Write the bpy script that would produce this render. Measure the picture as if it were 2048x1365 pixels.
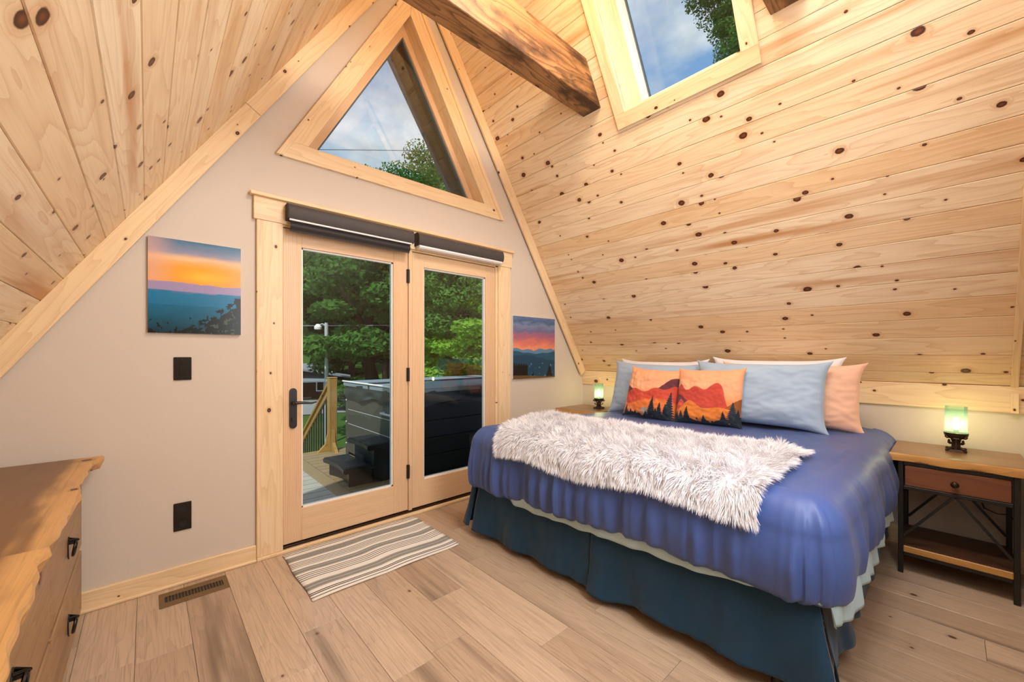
import bpy, bmesh, math, random
import numpy as np
from mathutils import Vector, Matrix, noise as mnoise
for o in list(bpy.data.objects): bpy.data.objects.remove(o)
SC = bpy.context.scene
COL = SC.collection
PI = math.pi
# ------------------------------------------------------------------ camera
YAW = math.atan2(730., 801.)
CAMP = Vector((0, -2.85, 1.255))
cam = bpy.data.cameras.new('camera'); camo = bpy.data.objects.new('camera', cam); COL.objects.link(camo)
camo.location = CAMP; camo.rotation_euler = (PI/2, 0, -YAW)
cam.sensor_width = 36; cam.lens = 801*36/2048; cam.shift_y = (709-682.5)/2048
cam.clip_start = 0.02; cam.clip_end = 400
SC.camera = camo
SC.view_settings.view_transform = 'Standard'; SC.view_settings.look = 'None'
SC.view_settings.gamma = 1; SC.view_settings.use_curve_mapping = False
SC.view_settings.exposure = 0.06
# ------------------------------------------------------------------ world sky with clouds
def lin(h):
    r = []
    for i in (0, 2, 4):
        c = int(h[i:i+2], 16)/255
        r.append(c/12.92 if c <= .04045 else ((c+.055)/1.055)**2.4)
    return (*r, 1)
W_ = bpy.data.worlds.new('sky'); SC.world = W_; W_.use_nodes = True
nt = W_.node_tree; nt.nodes.clear()
def N(nt, t, **k):
    n = nt.nodes.new(t)
    for a, b in k.items():
        if a.startswith('i_'): n.inputs[a[2:].replace('_', ' ')].default_value = b
        elif a.startswith('n'): n.inputs[int(a[1:])].default_value = b
        else: setattr(n, a, b)
    return n
tc = N(nt, 'ShaderNodeTexCoord'); sep = N(nt, 'ShaderNodeSeparateXYZ'); nt.links.new(tc.outputs['Generated'], sep.inputs[0])
rp = N(nt, 'ShaderNodeValToRGB'); nt.links.new(sep.outputs['Z'], rp.inputs[0])
rp.color_ramp.elements[0].position = 0.0; rp.color_ramp.elements[0].color = lin('c9dcec')
rp.color_ramp.elements[1].position = 0.75; rp.color_ramp.elements[1].color = lin('4f93d8')
mpw = N(nt, 'ShaderNodeMapping'); mpw.inputs['Location'].default_value = (0.2, 2.3, 1.7); mpw.inputs['Scale'].default_value = (1, 1, 1.6)
nt.links.new(tc.outputs['Generated'], mpw.inputs[0])
nz = N(nt, 'ShaderNodeTexNoise', i_Scale=2.6, i_Detail=9.0, i_Roughness=.56); nt.links.new(mpw.outputs[0], nz.inputs['Vector'])
cr = N(nt, 'ShaderNodeValToRGB'); nt.links.new(nz.outputs['Fac'], cr.inputs[0])
cr.color_ramp.elements[0].position = .41; cr.color_ramp.elements[0].color = (0, 0, 0, 1)
cr.color_ramp.elements[1].position = .56; cr.color_ramp.elements[1].color = (1, 1, 1, 1)
nz2 = N(nt, 'ShaderNodeTexNoise', i_Scale=6.0, i_Detail=6.0); nt.links.new(mpw.outputs[0], nz2.inputs['Vector'])
cc = N(nt, 'ShaderNodeValToRGB'); nt.links.new(nz2.outputs['Fac'], cc.inputs[0])
cc.color_ramp.elements[0].position = .35; cc.color_ramp.elements[0].color = lin('b8c6d6')
cc.color_ramp.elements[1].position = .6; cc.color_ramp.elements[1].color = lin('f4f8fd')
mx = N(nt, 'ShaderNodeMixRGB'); nt.links.new(cr.outputs[0], mx.inputs[0]); nt.links.new(rp.outputs[0], mx.inputs[1]); nt.links.new(cc.outputs[0], mx.inputs[2])
bg = N(nt, 'ShaderNodeBackground'); bg.inputs[1].default_value = 1.0; nt.links.new(mx.outputs[0], bg.inputs[0])
wo = N(nt, 'ShaderNodeOutputWorld'); nt.links.new(bg.outputs[0], wo.inputs[0])
# ------------------------------------------------------------------ lights
def light(name, typ, loc, energy, color=(1, 1, 1), rot=(0, 0, 0), **k):
    l = bpy.data.lights.new(name, typ); l.energy = energy; l.color = color
    for a, b in k.items(): setattr(l, a, b)
    o = bpy.data.objects.new(name, l); o.location = loc; o.rotation_euler = rot; COL.objects.link(o); return o
light('sun', 'SUN', (0, 0, 20), 4.0, (1, .95, .86), rot=(math.radians(38), 0, math.radians(-50)), angle=.02)
light('ridge_fill', 'AREA', (1.45, -2.45, 3.75), 62, (.94, .97, 1), shape='RECTANGLE', size=.6, size_y=1.1)  # soft fill added under the ridge to brighten the room, no fixture there
light('rear_fill', 'AREA', (1.17, -3.06, 1.75), 40, (.92, .965, 1), rot=(math.radians(84), 0, 0), shape='RECTANGLE', size=.62, size_y=1.9)  # added fill by the wall behind the camera, not an actual room lamp
for i, (x, y) in enumerate([(1.42, -1.62), (1.62, -1.55), (1.52, -1.78)]):
    light('fan_bulb', 'POINT', (x, y, 3.52), 9., (1, .66, .3), shadow_soft_size=.05)
# ------------------------------------------------------------------ helpers
WM = {}
def link(o, parent=None, m=None):
    COL.objects.link(o); m = m or Matrix.Identity(4); WM[o] = m
    if parent is not None:
        o.parent = parent; o.matrix_basis = WM[parent].inverted() @ m
    else: o.matrix_basis = m
    return o
def tag(o, label=None, cat=None, group=None, kind=None):
    if label: o['label'] = label
    if cat: o['category'] = cat
    if group: o['group'] = group
    if kind: o['kind'] = kind
    return o
def empty(name, loc=(0, 0, 0), rz=0, **k):
    o = bpy.data.objects.new(name, None); o.empty_display_size = .1
    link(o, None, Matrix.Translation(loc) @ Matrix.Rotation(rz, 4, 'Z')); return tag(o, **k)
def setmat(me, mat):
    if mat: me.materials.append(mat)
def bmobj(name, bm, mat, parent=None, m=None, smooth=False):
    me = bpy.data.meshes.new(name); bm.to_mesh(me); bm.free(); setmat(me, mat)
    if smooth:
        me.polygons.foreach_set('use_smooth', [True]*len(me.polygons))
        if smooth == 'a':
            try: me.set_sharp_from_angle(angle=math.radians(35))
            except Exception: pass
    return link(bpy.data.objects.new(name, me), parent, m)
def meshobj(name, v, f, mat, parent=None, m=None, smooth=True):
    me = bpy.data.meshes.new(name); me.from_pydata([tuple(p) for p in v], [], f); setmat(me, mat)
    if smooth: me.polygons.foreach_set('use_smooth', [True]*len(me.polygons))
    return link(bpy.data.objects.new(name, me), parent, m)
_cache = {}
def boxmesh(d, bev, mat, name):
    k = (tuple(round(x, 4) for x in d), bev, mat.name if mat else '')
    if k in _cache: return _cache[k]
    bm = bmesh.new(); bmesh.ops.create_cube(bm, size=1)
    bmesh.ops.scale(bm, vec=d, verts=bm.verts)
    if bev: bmesh.ops.bevel(bm, geom=bm.edges[:], offset=bev, segments=1, affect='EDGES')
    me = bpy.data.meshes.new(name); bm.to_mesh(me); bm.free(); setmat(me, mat); _cache[k] = me
    return me
def frame(o, ax, ay):
    ax = Vector(ax).normalized(); ay = Vector(ay).normalized(); az = ax.cross(ay)
    m = Matrix((ax, ay, az)).transposed().to_4x4(); m.translation = Vector(o); return m
def box(name, lo, hi, mat, parent=None, bev=.002, along=None):
    """axis aligned box lo..hi (world); along = grain axis 'x','y','z'"""
    lo, hi = Vector(lo), Vector(hi); d = hi-lo; c = (lo+hi)/2
    if along is None: along = 'xyz'[max(range(3), key=lambda i: d[i])]
    i = 'xyz'.index(along); o_ = [k for k in range(3) if k != i]; j = max(o_, key=lambda k: d[k]); k2 = 3-i-j
    ax = [0, 0, 0]; ay = [0, 0, 0]; ax[i] = 1; ay[j] = 1; dims = (d[i], d[j], d[k2])
    me = boxmesh(dims, min(bev, min(dims)*.3), mat, name)
    return link(bpy.data.objects.new(name, me), parent, frame(c, ax, ay))
def board(name, o, ax, ay, L, w, th, mat, parent=None, bev=.003):
    """corner o on front face, along ax, across ay, front normal ax x ay"""
    ax = Vector(ax).normalized(); ay = Vector(ay).normalized(); az = ax.cross(ay)
    c = Vector(o)+ax*L/2+ay*w/2-az*th/2
    return link(bpy.data.objects.new(name, boxmesh((L, w, th), bev, mat, name)), parent, frame(c, ax, ay))
def bbox_bm(bm, lo, hi, m=None):
    lo, hi = Vector(lo), Vector(hi)
    mm = Matrix.Translation((lo+hi)/2) @ Matrix.Diagonal((*(hi-lo), 1))
    bmesh.ops.create_cube(bm, size=1, matrix=(m or Matrix.Identity(4)) @ mm)
def bar_bm(bm, a, b, w, h, up=(0, 0, 1)):
    a, b = Vector(a), Vector(b); ax = (b-a).normalized(); ay = Vector(up).cross(ax).normalized()
    m = frame((a+b)/2, ax, ay) @ Matrix.Diagonal(((b-a).length, w, h, 1))
    bmesh.ops.create_cube(bm, size=1, matrix=m)
def prism_bm(bm, pts, d):
    """extrude polygon pts (world) by vector d"""
    d = Vector(d); n = len(pts)
    a = [bm.verts.new(p) for p in pts]; b = [bm.verts.new(Vector(p)+d) for p in pts]
    bm.faces.new(a); bm.faces.new(b[::-1])
    for i in range(n): bm.faces.new((a[i], b[i], b[(i+1) % n], a[(i+1) % n]))
    return bm
def prism(name, pts, d, mat, parent=None, bev=0, m=None):
    bm = bmesh.new(); prism_bm(bm, pts, d); bmesh.ops.recalc_face_normals(bm, faces=bm.faces)
    if bev: bmesh.ops.bevel(bm, geom=bm.edges[:], offset=bev, segments=1, affect='EDGES')
    if m is not None: bmesh.ops.transform(bm, matrix=m.inverted(), verts=bm.verts)
    return bmobj(name, bm, mat, parent, m)
def tube_bm(bm, pts, r, seg=8, caps=True):
    rings = []; n = len(pts); up = None
    for i, p in enumerate(pts):
        p = Vector(p); t = (Vector(pts[min(i+1, n-1)])-Vector(pts[max(i-1, 0)])).normalized()
        if up is None: up = Vector((0, 0, 1)) if abs(t.z) < .9 else Vector((1, 0, 0))
        s = t.cross(up).normalized(); up = s.cross(t).normalized()
        rr = r[i] if isinstance(r, (list, tuple)) else r
        rings.append([bm.verts.new(p+(s*math.cos(a)+up*math.sin(a))*rr) for a in [2*PI*k/seg for k in range(seg)]])
    for i in range(n-1):
        for k in range(seg): bm.faces.new((rings[i][k], rings[i][(k+1) % seg], rings[i+1][(k+1) % seg], rings[i+1][k]))
    if caps: bm.faces.new(rings[0][::-1]); bm.faces.new(rings[-1])
def tube(name, pts, r, mat, parent=None, seg=8):
    bm = bmesh.new(); tube_bm(bm, pts, r, seg); return bmobj(name, bm, mat, parent, smooth='a')
def lathe(name, prof, c, mat, parent=None, seg=24, sq=False):
    bm = bmesh.new(); rings = []
    for r, z in prof: rings.append([bm.verts.new((c[0]+r*math.cos(2*PI*k/seg), c[1]+r*math.sin(2*PI*k/seg), c[2]+z)) for k in range(seg)])
    for i in range(len(rings)-1):
        for k in range(seg): bm.faces.new((rings[i][k], rings[i][(k+1) % seg], rings[i+1][(k+1) % seg], rings[i+1][k]))
    return bmobj(name, bm, mat, parent, smooth='a')
def sgrid(name, fn, nu, nv, mat, parent=None, m=None, color=None, smooth=True):
    us = np.linspace(0, 1, nu+1); vs = np.linspace(0, 1, nv+1)
    v = [fn(u, w) for w in vs for u in us]
    f = [(j*(nu+1)+i, j*(nu+1)+i+1, (j+1)*(nu+1)+i+1, (j+1)*(nu+1)+i) for j in range(nv) for i in range(nu)]
    o = meshobj(name, v, f, mat, parent, m, smooth)
    if color is not None:
        at = o.data.color_attributes.new('print', 'FLOAT_COLOR', 'POINT')
        U, V = np.meshgrid(us, vs); c = color(U.ravel(), V.ravel())
        c = np.concatenate([c, np.ones((len(c), 1))], 1).astype(np.float32)
        at.data.foreach_set('color', c.ravel())
    return o
# ------------------------------------------------------------------ materials
class G:
    def __init__(s, name):
        s.m = bpy.data.materials.new(name); s.m.use_nodes = True; s.t = s.m.node_tree; s.t.nodes.clear()
        s.out = s.t.nodes.new('ShaderNodeOutputMaterial')
    def n(s, t, **k): return N(s.t, t, **k)
    def l(s, a, b): s.t.links.new(a, b)
    def put(s, sock, v):
        if isinstance(v, (int, float, tuple, list)): sock.default_value = v
        else: s.l(v, sock)
    def math(s, op, a, b=0., c=None, clamp=False):
        n = s.n('ShaderNodeMath', operation=op, use_clamp=clamp); s.put(n.inputs[0], a); s.put(n.inputs[1], b)
        if c is not None: s.put(n.inputs[2], c)
        return n.outputs[0]
    def vm(s, op, a, b=(0, 0, 0)):
        n = s.n('ShaderNodeVectorMath', operation=op); s.put(n.inputs[0], a)
        if op == 'SCALE': s.put(n.inputs['Scale'], b)
        elif op != 'LENGTH': s.put(n.inputs[1], b)
        return n.outputs['Value' if op in ('LENGTH', 'DOT_PRODUCT') else 'Vector']
    def mix(s, f, a, b, bt='MIX'):
        n = s.n('ShaderNodeMixRGB', blend_type=bt); s.put(n.inputs[0], f); s.put(n.inputs[1], a); s.put(n.inputs[2], b); return n.outputs[0]
    def noise(s, v, sc, det=3., ro=.5, dist=0.):
        n = s.n('ShaderNodeTexNoise', i_Scale=sc, i_Detail=det, i_Roughness=ro, i_Distortion=dist); s.put(n.inputs['Vector'], v); return n.outputs['Fac']
    def ss(s, x, a, b, c=0., d=1.):
        n = s.n('ShaderNodeMapRange', interpolation_type='SMOOTHSTEP'); s.put(n.inputs[0], x); s.put(n.inputs[1], a); s.put(n.inputs[2], b)
        n.inputs[3].default_value = c; n.inputs[4].default_value = d; return n.outputs[0]
    def bsdf(s, col, rough=.5, spec=.5, bump=None, bs=.2, bd=.002, **k):
        p = s.n('ShaderNodeBsdfPrincipled'); s.put(p.inputs['Base Color'], col); s.put(p.inputs['Roughness'], rough)
        p.inputs['Specular IOR Level'].default_value = spec
        for a, b in k.items(): s.put(p.inputs[a.replace('_', ' ')], b)
        if bump is not None:
            b = s.n('ShaderNodeBump'); b.inputs['Strength'].default_value = bs; b.inputs['Distance'].default_value = bd
            s.l(bump, b.inputs['Height']); s.l(b.outputs[0], p.inputs['Normal'])
        s.l(p.outputs[0], s.out.inputs[0]); return p
def flat(name, hexc, rough=.5, spec=.5, nscale=0, namp=.1, bump=0, **k):
    g = G(name); c = lin(hexc); b = None
    if nscale:
        tcn = g.n('ShaderNodeTexCoord').outputs['Object']; f = g.noise(tcn, nscale, 4.)
        c = g.mix(f, tuple(x*(1-namp) for x in c[:3])+(1,), tuple(min(1, x*(1+namp)) for x in c[:3])+(1,))
        if bump: b = f
    g.bsdf(c, rough, spec, bump=b, bs=bump, **k); return g.m
def wood(name, light_, mid, dark, knot='3a1606', knots=.55, kscale=(2.6, 7.5), kr=(.007, .018), ringf=5., ringamt=.35, streak=.6, rough=.45, spec=.4, rnd=.6, fine=.25, extra=None, bs=.15, cath=6.):
    g = G(name)
    oc = g.n('ShaderNodeTexCoord').outputs['Object']; oi = g.n('ShaderNodeObjectInfo').outputs['Random']
    off = g.n('ShaderNodeCombineXYZ'); g.put(off.inputs[0], g.math('MULTIPLY', oi, 91.7)); g.put(off.inputs[1], g.math('MULTIPLY', oi, 37.3)); g.put(off.inputs[2], g.math('MULTIPLY', oi, 11.9))
    P = g.vm('ADD', oc, off.outputs[0])
    flatP = g.vm('MULTIPLY', P, (1, 1, .8))
    # knots
    S = (kscale[0], kscale[1], 1e-4)
    P2 = g.vm('MULTIPLY', P, S)
    vo = g.n('ShaderNodeTexVoronoi', voronoi_dimensions='2D', feature='F1', i_Scale=1.0); g.l(P2, vo.inputs['Vector'])
    df = g.vm('MULTIPLY', g.vm('SUBTRACT', P2, vo.outputs['Position']), (1/kscale[0]/1.35, 1/kscale[1], 0))
    wob = g.noise(g.vm('MULTIPLY', P, (40, 40, 1)), 1., 2.)
    dist = g.math('MULTIPLY', g.vm('LENGTH', df), g.math('ADD', .75, g.math('MULTIPLY', wob, .5)))
    sc = g.n('ShaderNodeSeparateColor'); g.l(vo.outputs['Color'], sc.inputs[0])
    has = g.math('LESS_THAN', sc.outputs[1], knots)
    rad = g.math('MULTIPLY', g.math('ADD', kr[0], g.math('MULTIPLY', g.math('POWER', sc.outputs[0], 2.), kr[1]-kr[0])), has)
    q = g.math('DIVIDE', dist, g.math('MAXIMUM', rad, 1e-5))
    kmask = g.ss(q, .85, 1.12, 1., 0.); kring = g.math('MULTIPLY', g.ss(q, 1., 2.6, 1., 0.), has)
    kin = g.ss(q, .1, .8, .0, 1.)
    # grain rings
    lo = g.noise(g.vm('MULTIPLY', flatP, (.75, 6.5, 6.5)), 1., 2.)
    ph = g.math('ADD', g.math('MULTIPLY', lo, cath), g.math('MULTIPLY', kring, .55))
    xyz = g.n('ShaderNodeSeparateXYZ'); g.l(P, xyz.inputs[0])
    ph = g.math('ADD', ph, g.math('MULTIPLY', xyz.outputs[1], ringf))
    ph = g.math('ADD', ph, g.math('MULTIPLY', g.noise(g.vm('MULTIPLY', P, (3, 60, 60)), 1., 2.), .16))
    fr = g.math('FRACT', g.math('MULTIPLY', ph, 2.))
    ring = g.math('POWER', fr, 3.)
    fine_ = g.noise(g.vm('MULTIPLY', P, (4, 190, 190)), 1., 3., .6)
    stk = g.noise(g.vm('MULTIPLY', flatP, (.55, 9, 9)), 1., 3., .55)
    stm = g.math('MULTIPLY', g.ss(stk, .52, .74), streak)
    base = g.mix(g.math('MULTIPLY', oi, rnd), lin(light_), lin(mid))
    rn2 = g.math('FRACT', g.math('MULTIPLY', oi, 17.31))
    stm = g.math('MULTIPLY', stm, g.math('ADD', .35, g.math('MULTIPLY', rn2, .9)), clamp=True)
    c = g.mix(stm, base, lin(dark))
    c = g.mix(g.math('MULTIPLY', ring, ringamt), c, lin(dark))
    c = g.mix(g.math('MULTIPLY', g.ss(fine_, .45, .75), fine), c, lin(dark))
    if extra: c = extra(g, c, P)
    c = g.mix(g.math('MULTIPLY', kring, .38), c, lin(dark))
    kc = g.mix(kin, lin('7a3f1c'), lin(knot))
    c = g.mix(kmask, c, kc)
    h = g.math('SUBTRACT', g.math('MULTIPLY', fine_, .4), g.math('ADD', g.math('MULTIPLY', ring, .3), kmask))
    g.bsdf(c, rough, spec, bump=h, bs=bs, bd=.001); return g.m
M = {}
M['pine'] = wood('pine_plank', 'f7e4c4', 'ecca9c', 'c58c55', knot='47230f', knots=.66, kscale=(3.2, 8.5), kr=(.005, .019), rough=.42, streak=.95, ringamt=.34, rnd=.9)
M['pine_wall'] = wood('pine_trim', 'f5dcb4', 'f0cf9e', 'cf9a64', knots=.45, kscale=(2.8, 10.), kr=(.003, .010), rough=.4, streak=.35, ringamt=.3)
M['fir'] = wood('fir_door', 'ebc9a2', 'e4bc94', 'b98a60', knots=0., ringf=45., cath=2.2, ringamt=.38, streak=.25, rough=.35, rnd=.5, fine=.3)
def beam_extra(g, c, P):
    a = g.noise(g.vm('MULTIPLY', P, (3, 7, 7)), 1., 4., .6)
    c = g.mix(g.ss(a, .42, .66, 0., .9), c, lin('2f1b0d'))
    v = g.n('ShaderNodeTexVoronoi', i_Scale=62.); g.l(P, v.inputs['Vector'])
    s_ = g.n('ShaderNodeSeparateColor'); g.l(v.outputs['Color'], s_.inputs[0])
    hole = g.math('MULTIPLY', g.ss(v.outputs['Distance'], .09, .16, 1., 0.), g.math('LESS_THAN', s_.outputs[0], .3))
    return g.mix(hole, c, lin('1d0f06'))
M['beam'] = wood('stained_beam', 'ab7a4c', '8f6136', '3a2210', knots=.3, kscale=(2., 6.), kr=(.006, .016), ringf=10., ringamt=.75, streak=.8, rough=.5, cath=8., extra=beam_extra, bs=.5)
M['floor'] = wood('oak_laminate', 'cfb59a', 'ac9279', '78624f', knot='5a4534', knots=.35, kscale=(1.6, 5.), kr=(.004, .012), ringf=3., ringamt=.22, streak=.85, rough=.3, spec=.5, rnd=.75, cath=10., bs=.05, fine=.45)
def slab_extra(g, c, P):
    oc = g.n('ShaderNodeTexCoord').outputs['Object']; s_ = g.n('ShaderNodeSeparateXYZ'); g.l(oc, s_.inputs[0])
    wv = g.math('MULTIPLY', g.math('SUBTRACT', g.noise(g.vm('MULTIPLY', oc, (3, 9, 1)), 1., 3.), .5), .16)
    return g.mix(g.ss(g.math('ADD', s_.outputs[1], wv), -.215, -.14, 0., .85), c, lin('65452b'))
M['slab'] = wood('live_edge_slab', 'd6a568', 'c49152', '7f5532', knots=.1, ringf=4., ringamt=.3, streak=.8, rough=.38, rnd=.3, cath=5., extra=slab_extra)
M['drawer'] = wood('brown_drawer_wood', 'a5835f', '9a7856', '6d4f38', knots=.12, ringf=5., ringamt=.4, streak=.8, rough=.42)
M['ntop'] = wood('nightstand_top_wood', '95704a', '8c6743', '664629', knots=.05, ringf=5., ringamt=.25, streak=.5, rough=.28)
M['nedge'] = wood('live_edge_strip', 'd3a05c', 'c8924f', '8a5a2c', knots=.1, ringf=5., ringamt=.3, streak=.7, rough=.4)
M['ndrawer'] = wood('nightstand_drawer_wood', '84543a', '7a4c34', '4e2c1e', knots=0., ringf=8., ringamt=.4, streak=.6, rough=.4)
M['nshelf'] = wood('dark_shelf_wood', '5a3d2b', '523626', '36221a', knots=0., ringamt=.3, rough=.4)
M['treated'] = wood('treated_lumber', 'a98748', '9d7c42', '6e5630', knots=.2, rough=.7, ringamt=.3)
M['deckb'] = wood('composite_deck', 'aaa79e', 'a09c92', '7d786e', knots=0., ringamt=.15, rough=.6, streak=.3)
M['deckborder'] = wood('deck_border', '93805f', '8a7858', '62543c', knots=0., ringamt=.15, rough=.6, streak=.3)
M['wall'] = flat('painted_drywall', 'd8cabb', .75, .25, 90., .03, .08)
M['black'] = flat('black_metal', '141313', .45, .5)
M['blackw'] = flat('black_wood_frame', '1c1917', .45, .5, 30., .25)
M['bronze'] = flat('dark_bronze', '3a2a1e', .35, .6, 60., .4, .3, Metallic=.6)
M['hw'] = flat('door_hardware_black', '221d1b', .38, .5)
M['gloss'] = flat('glossy_black_plastic', '0e0d0d', .18, .6)
M['white'] = flat('white_vinyl', 'f2f2f0', .4, .5)
M['blind'] = flat('blind_fabric', '4a4442', .6, .3, 300., .15)
M['blindd'] = flat('blind_fabric_dark', '383331', .65, .3, 300., .15)
M['blindw'] = flat('white_bottom_bar', 'e8e4e2', .5, .4)
M['ventb'] = flat('brown_vent', '6e5230', .4, .5)
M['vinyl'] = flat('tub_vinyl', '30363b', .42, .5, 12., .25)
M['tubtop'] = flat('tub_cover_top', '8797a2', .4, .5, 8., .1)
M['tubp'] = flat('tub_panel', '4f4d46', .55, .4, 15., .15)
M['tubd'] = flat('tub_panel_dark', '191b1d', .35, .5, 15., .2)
M['step'] = flat('tub_step_plastic', '1e2226', .42, .5, 40., .25, .3)
M['pole'] = flat('galvanised_pole', 'b9bfc4', .5, .5)
M['cabin'] = flat('brown_siding', '4a3526', .8, .2, 4., .3)
M['tin'] = flat('grey_roof', '7f8a92', .6, .3, 3., .15)
M['soffit'] = flat('soffit_board', '403b2c', .9, .1, 60., .4, .4)
M['soffitd'] = flat('grey_rake_trim', '5d6870', .6, .3)
M['wire'] = flat('wire', '9aa0a5', .5, .3)
M['bark'] = flat('bark', '3a3128', .9, .1, 6., .4, .5)
M['groove'] = flat('plank_groove', '6b4a2a', .9, .1)
M['gap'] = flat('dark_gap', '241a12', .9, .1)
def glassm(name, tint=(1, 1, 1, 1), refl=1.):
    g = G(name); tr = g.n('ShaderNodeBsdfTransparent'); tr.inputs[0].default_value = tint
    gl = g.n('ShaderNodeBsdfGlossy'); gl.inputs['Roughness'].default_value = .01
    f = g.n('ShaderNodeFresnel', i_IOR=1.45); m = g.n('ShaderNodeMixShader')
    g.l(g.math('MULTIPLY', f.outputs[0], refl), m.inputs[0]); g.l(tr.outputs[0], m.inputs[1]); g.l(gl.outputs[0], m.inputs[2]); g.l(m.outputs[0], g.out.inputs[0]); return g.m
M['glass'] = glassm('window_glass', (.93, .96, .95, 1), .9)
def shadem():
    g = G('aqua_glass'); tr = g.n('ShaderNodeBsdfTransparent'); tr.inputs[0].default_value = (.84, .97, .94, 1)
    tl = g.n('ShaderNodeBsdfTranslucent'); tl.inputs[0].default_value = lin('b4e2dc'); gl = g.n('ShaderNodeBsdfGlossy'); gl.inputs['Roughness'].default_value = .05
    m = g.n('ShaderNodeMixShader', n0=.07); g.l(tr.outputs[0], m.inputs[1]); g.l(tl.outputs[0], m.inputs[2])
    m2 = g.n('ShaderNodeMixShader'); lw = g.n('ShaderNodeLayerWeight', i_Blend=.25); g.l(g.math('MULTIPLY', lw.outputs['Fresnel'], .35), m2.inputs[0]); g.l(m.outputs[0], m2.inputs[1]); g.l(gl.outputs[0], m2.inputs[2]); g.l(m2.outputs[0], g.out.inputs[0]); return g.m
M['shade'] = shadem()
def emit(name, col, st):
    g = G(name); e = g.n('ShaderNodeEmission'); e.inputs[0].default_value = col; e.inputs[1].default_value = st; g.l(e.outputs[0], g.out.inputs[0]); return g.m
M['bulb'] = emit('lit_bulb', (1, .70, .34, 1), 95.)
def cloth(name, hexc, rough=.6, sheen=.3, weave=400., wr=.0, spec=.3):
    g = G(name); oc = g.n('ShaderNodeTexCoord').outputs['Object']
    f = g.noise(oc, 5., 4.); w = g.noise(oc, weave, 2.); c = lin(hexc)
    col = g.mix(f, tuple(x*.88 for x in c[:3])+(1,), tuple(min(1, x*1.1) for x in c[:3])+(1,))
    h = g.math('ADD', g.math('MULTIPLY', w, .15), g.math('MULTIPLY', g.noise(oc, 14., 4., .6), wr))
    g.bsdf(col, rough, spec, bump=h, bs=.35, bd=.004, Sheen_Weight=sheen); return g.m
M['comf'] = cloth('navy_satin', '3f5795', .46, .08, 500., .35, .5)
M['skirt'] = cloth('dark_teal_cotton', '24425c', .8, .15, 500., .8, .15)
M['sheet'] = cloth('pale_aqua_sheet', 'b4d0da', .8, .1, 500., .6)
M['pblue'] = cloth('light_blue_pillowcase', 'a9bfd6', .75, .15, 500., .7)
M['ppeach'] = cloth('peach_pillowcase', 'f2c1a4', .75, .15, 500., .7)
M['pwhite'] = cloth('white_pillowcase', 'eee9ee', .75, .15, 500., .7)
M['mattress'] = cloth('mattress', 'e6e4e0', .8)
def attrm(name, rough=.8, spec=.2, sheen=0., w=0.):
    g = G(name); a = g.n('ShaderNodeAttribute', attribute_name='print'); oc = g.n('ShaderNodeTexCoord').outputs['Object']
    g.bsdf(a.outputs['Color'], rough, spec, bump=g.noise(oc, 300., 2.), bs=w, bd=.001, Sheen_Weight=sheen); return g.m
M['print'] = attrm('printed_cushion', .75, .2, .1, .3)
M['photo'] = attrm('glossy_photo_print', .25, .35)
M['rug'] = attrm('woven_striped_rug', .9, .1, 0., .5)
def furm():
    g = G('white_faux_fur'); oc = g.n('ShaderNodeTexCoord').outputs['Object']
    c = g.mix(g.noise(oc, 30., 3.), lin('ece9ed'), lin('faf8fb')); p = g.bsdf(c, .7, .2); return g.m
M['fur'] = furm()
def leafm(name, a, b):
    g = G(name); oc = g.n('ShaderNodeTexCoord').outputs['Object']; f = g.noise(oc, 1.1, 3.); oi = g.n('ShaderNodeObjectInfo').outputs['Random']
    c = g.mix(g.math('ADD', g.math('MULTIPLY', f, .9), g.math('MULTIPLY', g.math('SUBTRACT', oi, .5), .5), clamp=True), lin(a), lin(b))
    d = g.n('ShaderNodeBsdfDiffuse'); t = g.n('ShaderNodeBsdfTranslucent'); m = g.n('ShaderNodeMixShader', n0=.35)
    g.l(c, d.inputs[0]); g.l(c, t.inputs[0]); g.l(d.outputs[0], m.inputs[1]); g.l(t.outputs[0], m.inputs[2]); g.l(m.outputs[0], g.out.inputs[0]); return g.m
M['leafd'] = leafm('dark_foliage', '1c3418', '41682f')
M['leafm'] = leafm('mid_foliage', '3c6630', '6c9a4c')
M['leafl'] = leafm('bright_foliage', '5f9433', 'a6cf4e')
M['grass'] = flat('grass_ground', '44622c', .95, .1, 1.2, .35)
M['gravel'] = flat('gravel', '8e9294', .95, .1, 9., .25)
M['rock'] = flat('grey_rock', '77746e', .9, .1, 2., .3, .5)
# ------------------------------------------------------------------ room constants
KX, KLX = 3.70, -0.67; SL = 1.57; LL = math.hypot(1, SL); ZR, ZL = 1.069, 1.015; YB = -3.13
AX = (ZR+SL*KX-ZL+SL*KLX)/(2*SL); AZ = ZL+SL*(AX-KLX)
def zr(x): return ZR+SL*(KX-x)
def zl(x): return ZL+SL*(x-KLX)
st = lambda o, **k: tag(o, kind='structure', **k)
# ------------------------------------------------------------------ floor
fl = st(box('floor', (KLX-.2, YB-.15, -.16), (KX+.2, .16, -.006), M['gap'], bev=0), label='light brown oak-look laminate plank floor of the bedroom', cat='floor')
rng = random.Random(3)
x = .147-.1838*5
while x < KX+.05:
    w = .1838; y = .12 - rng.uniform(0, 1.2)
    ends = [.12]
    while y > YB: ends.append(y); y -= 1.22
    ends.append(YB-.05)
    lo = max(x, KLX-.1); hi = min(x+w, KX+.1)
    for a, b in zip(ends[:-1], ends[1:]):
        if a-b > .05 and hi-lo > .03: box('plank', (lo+.0006, b+.0006, -.006), (hi-.0006, a-.0006, 0), M['floor'], fl, .0008, 'y')
    x += w
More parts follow.
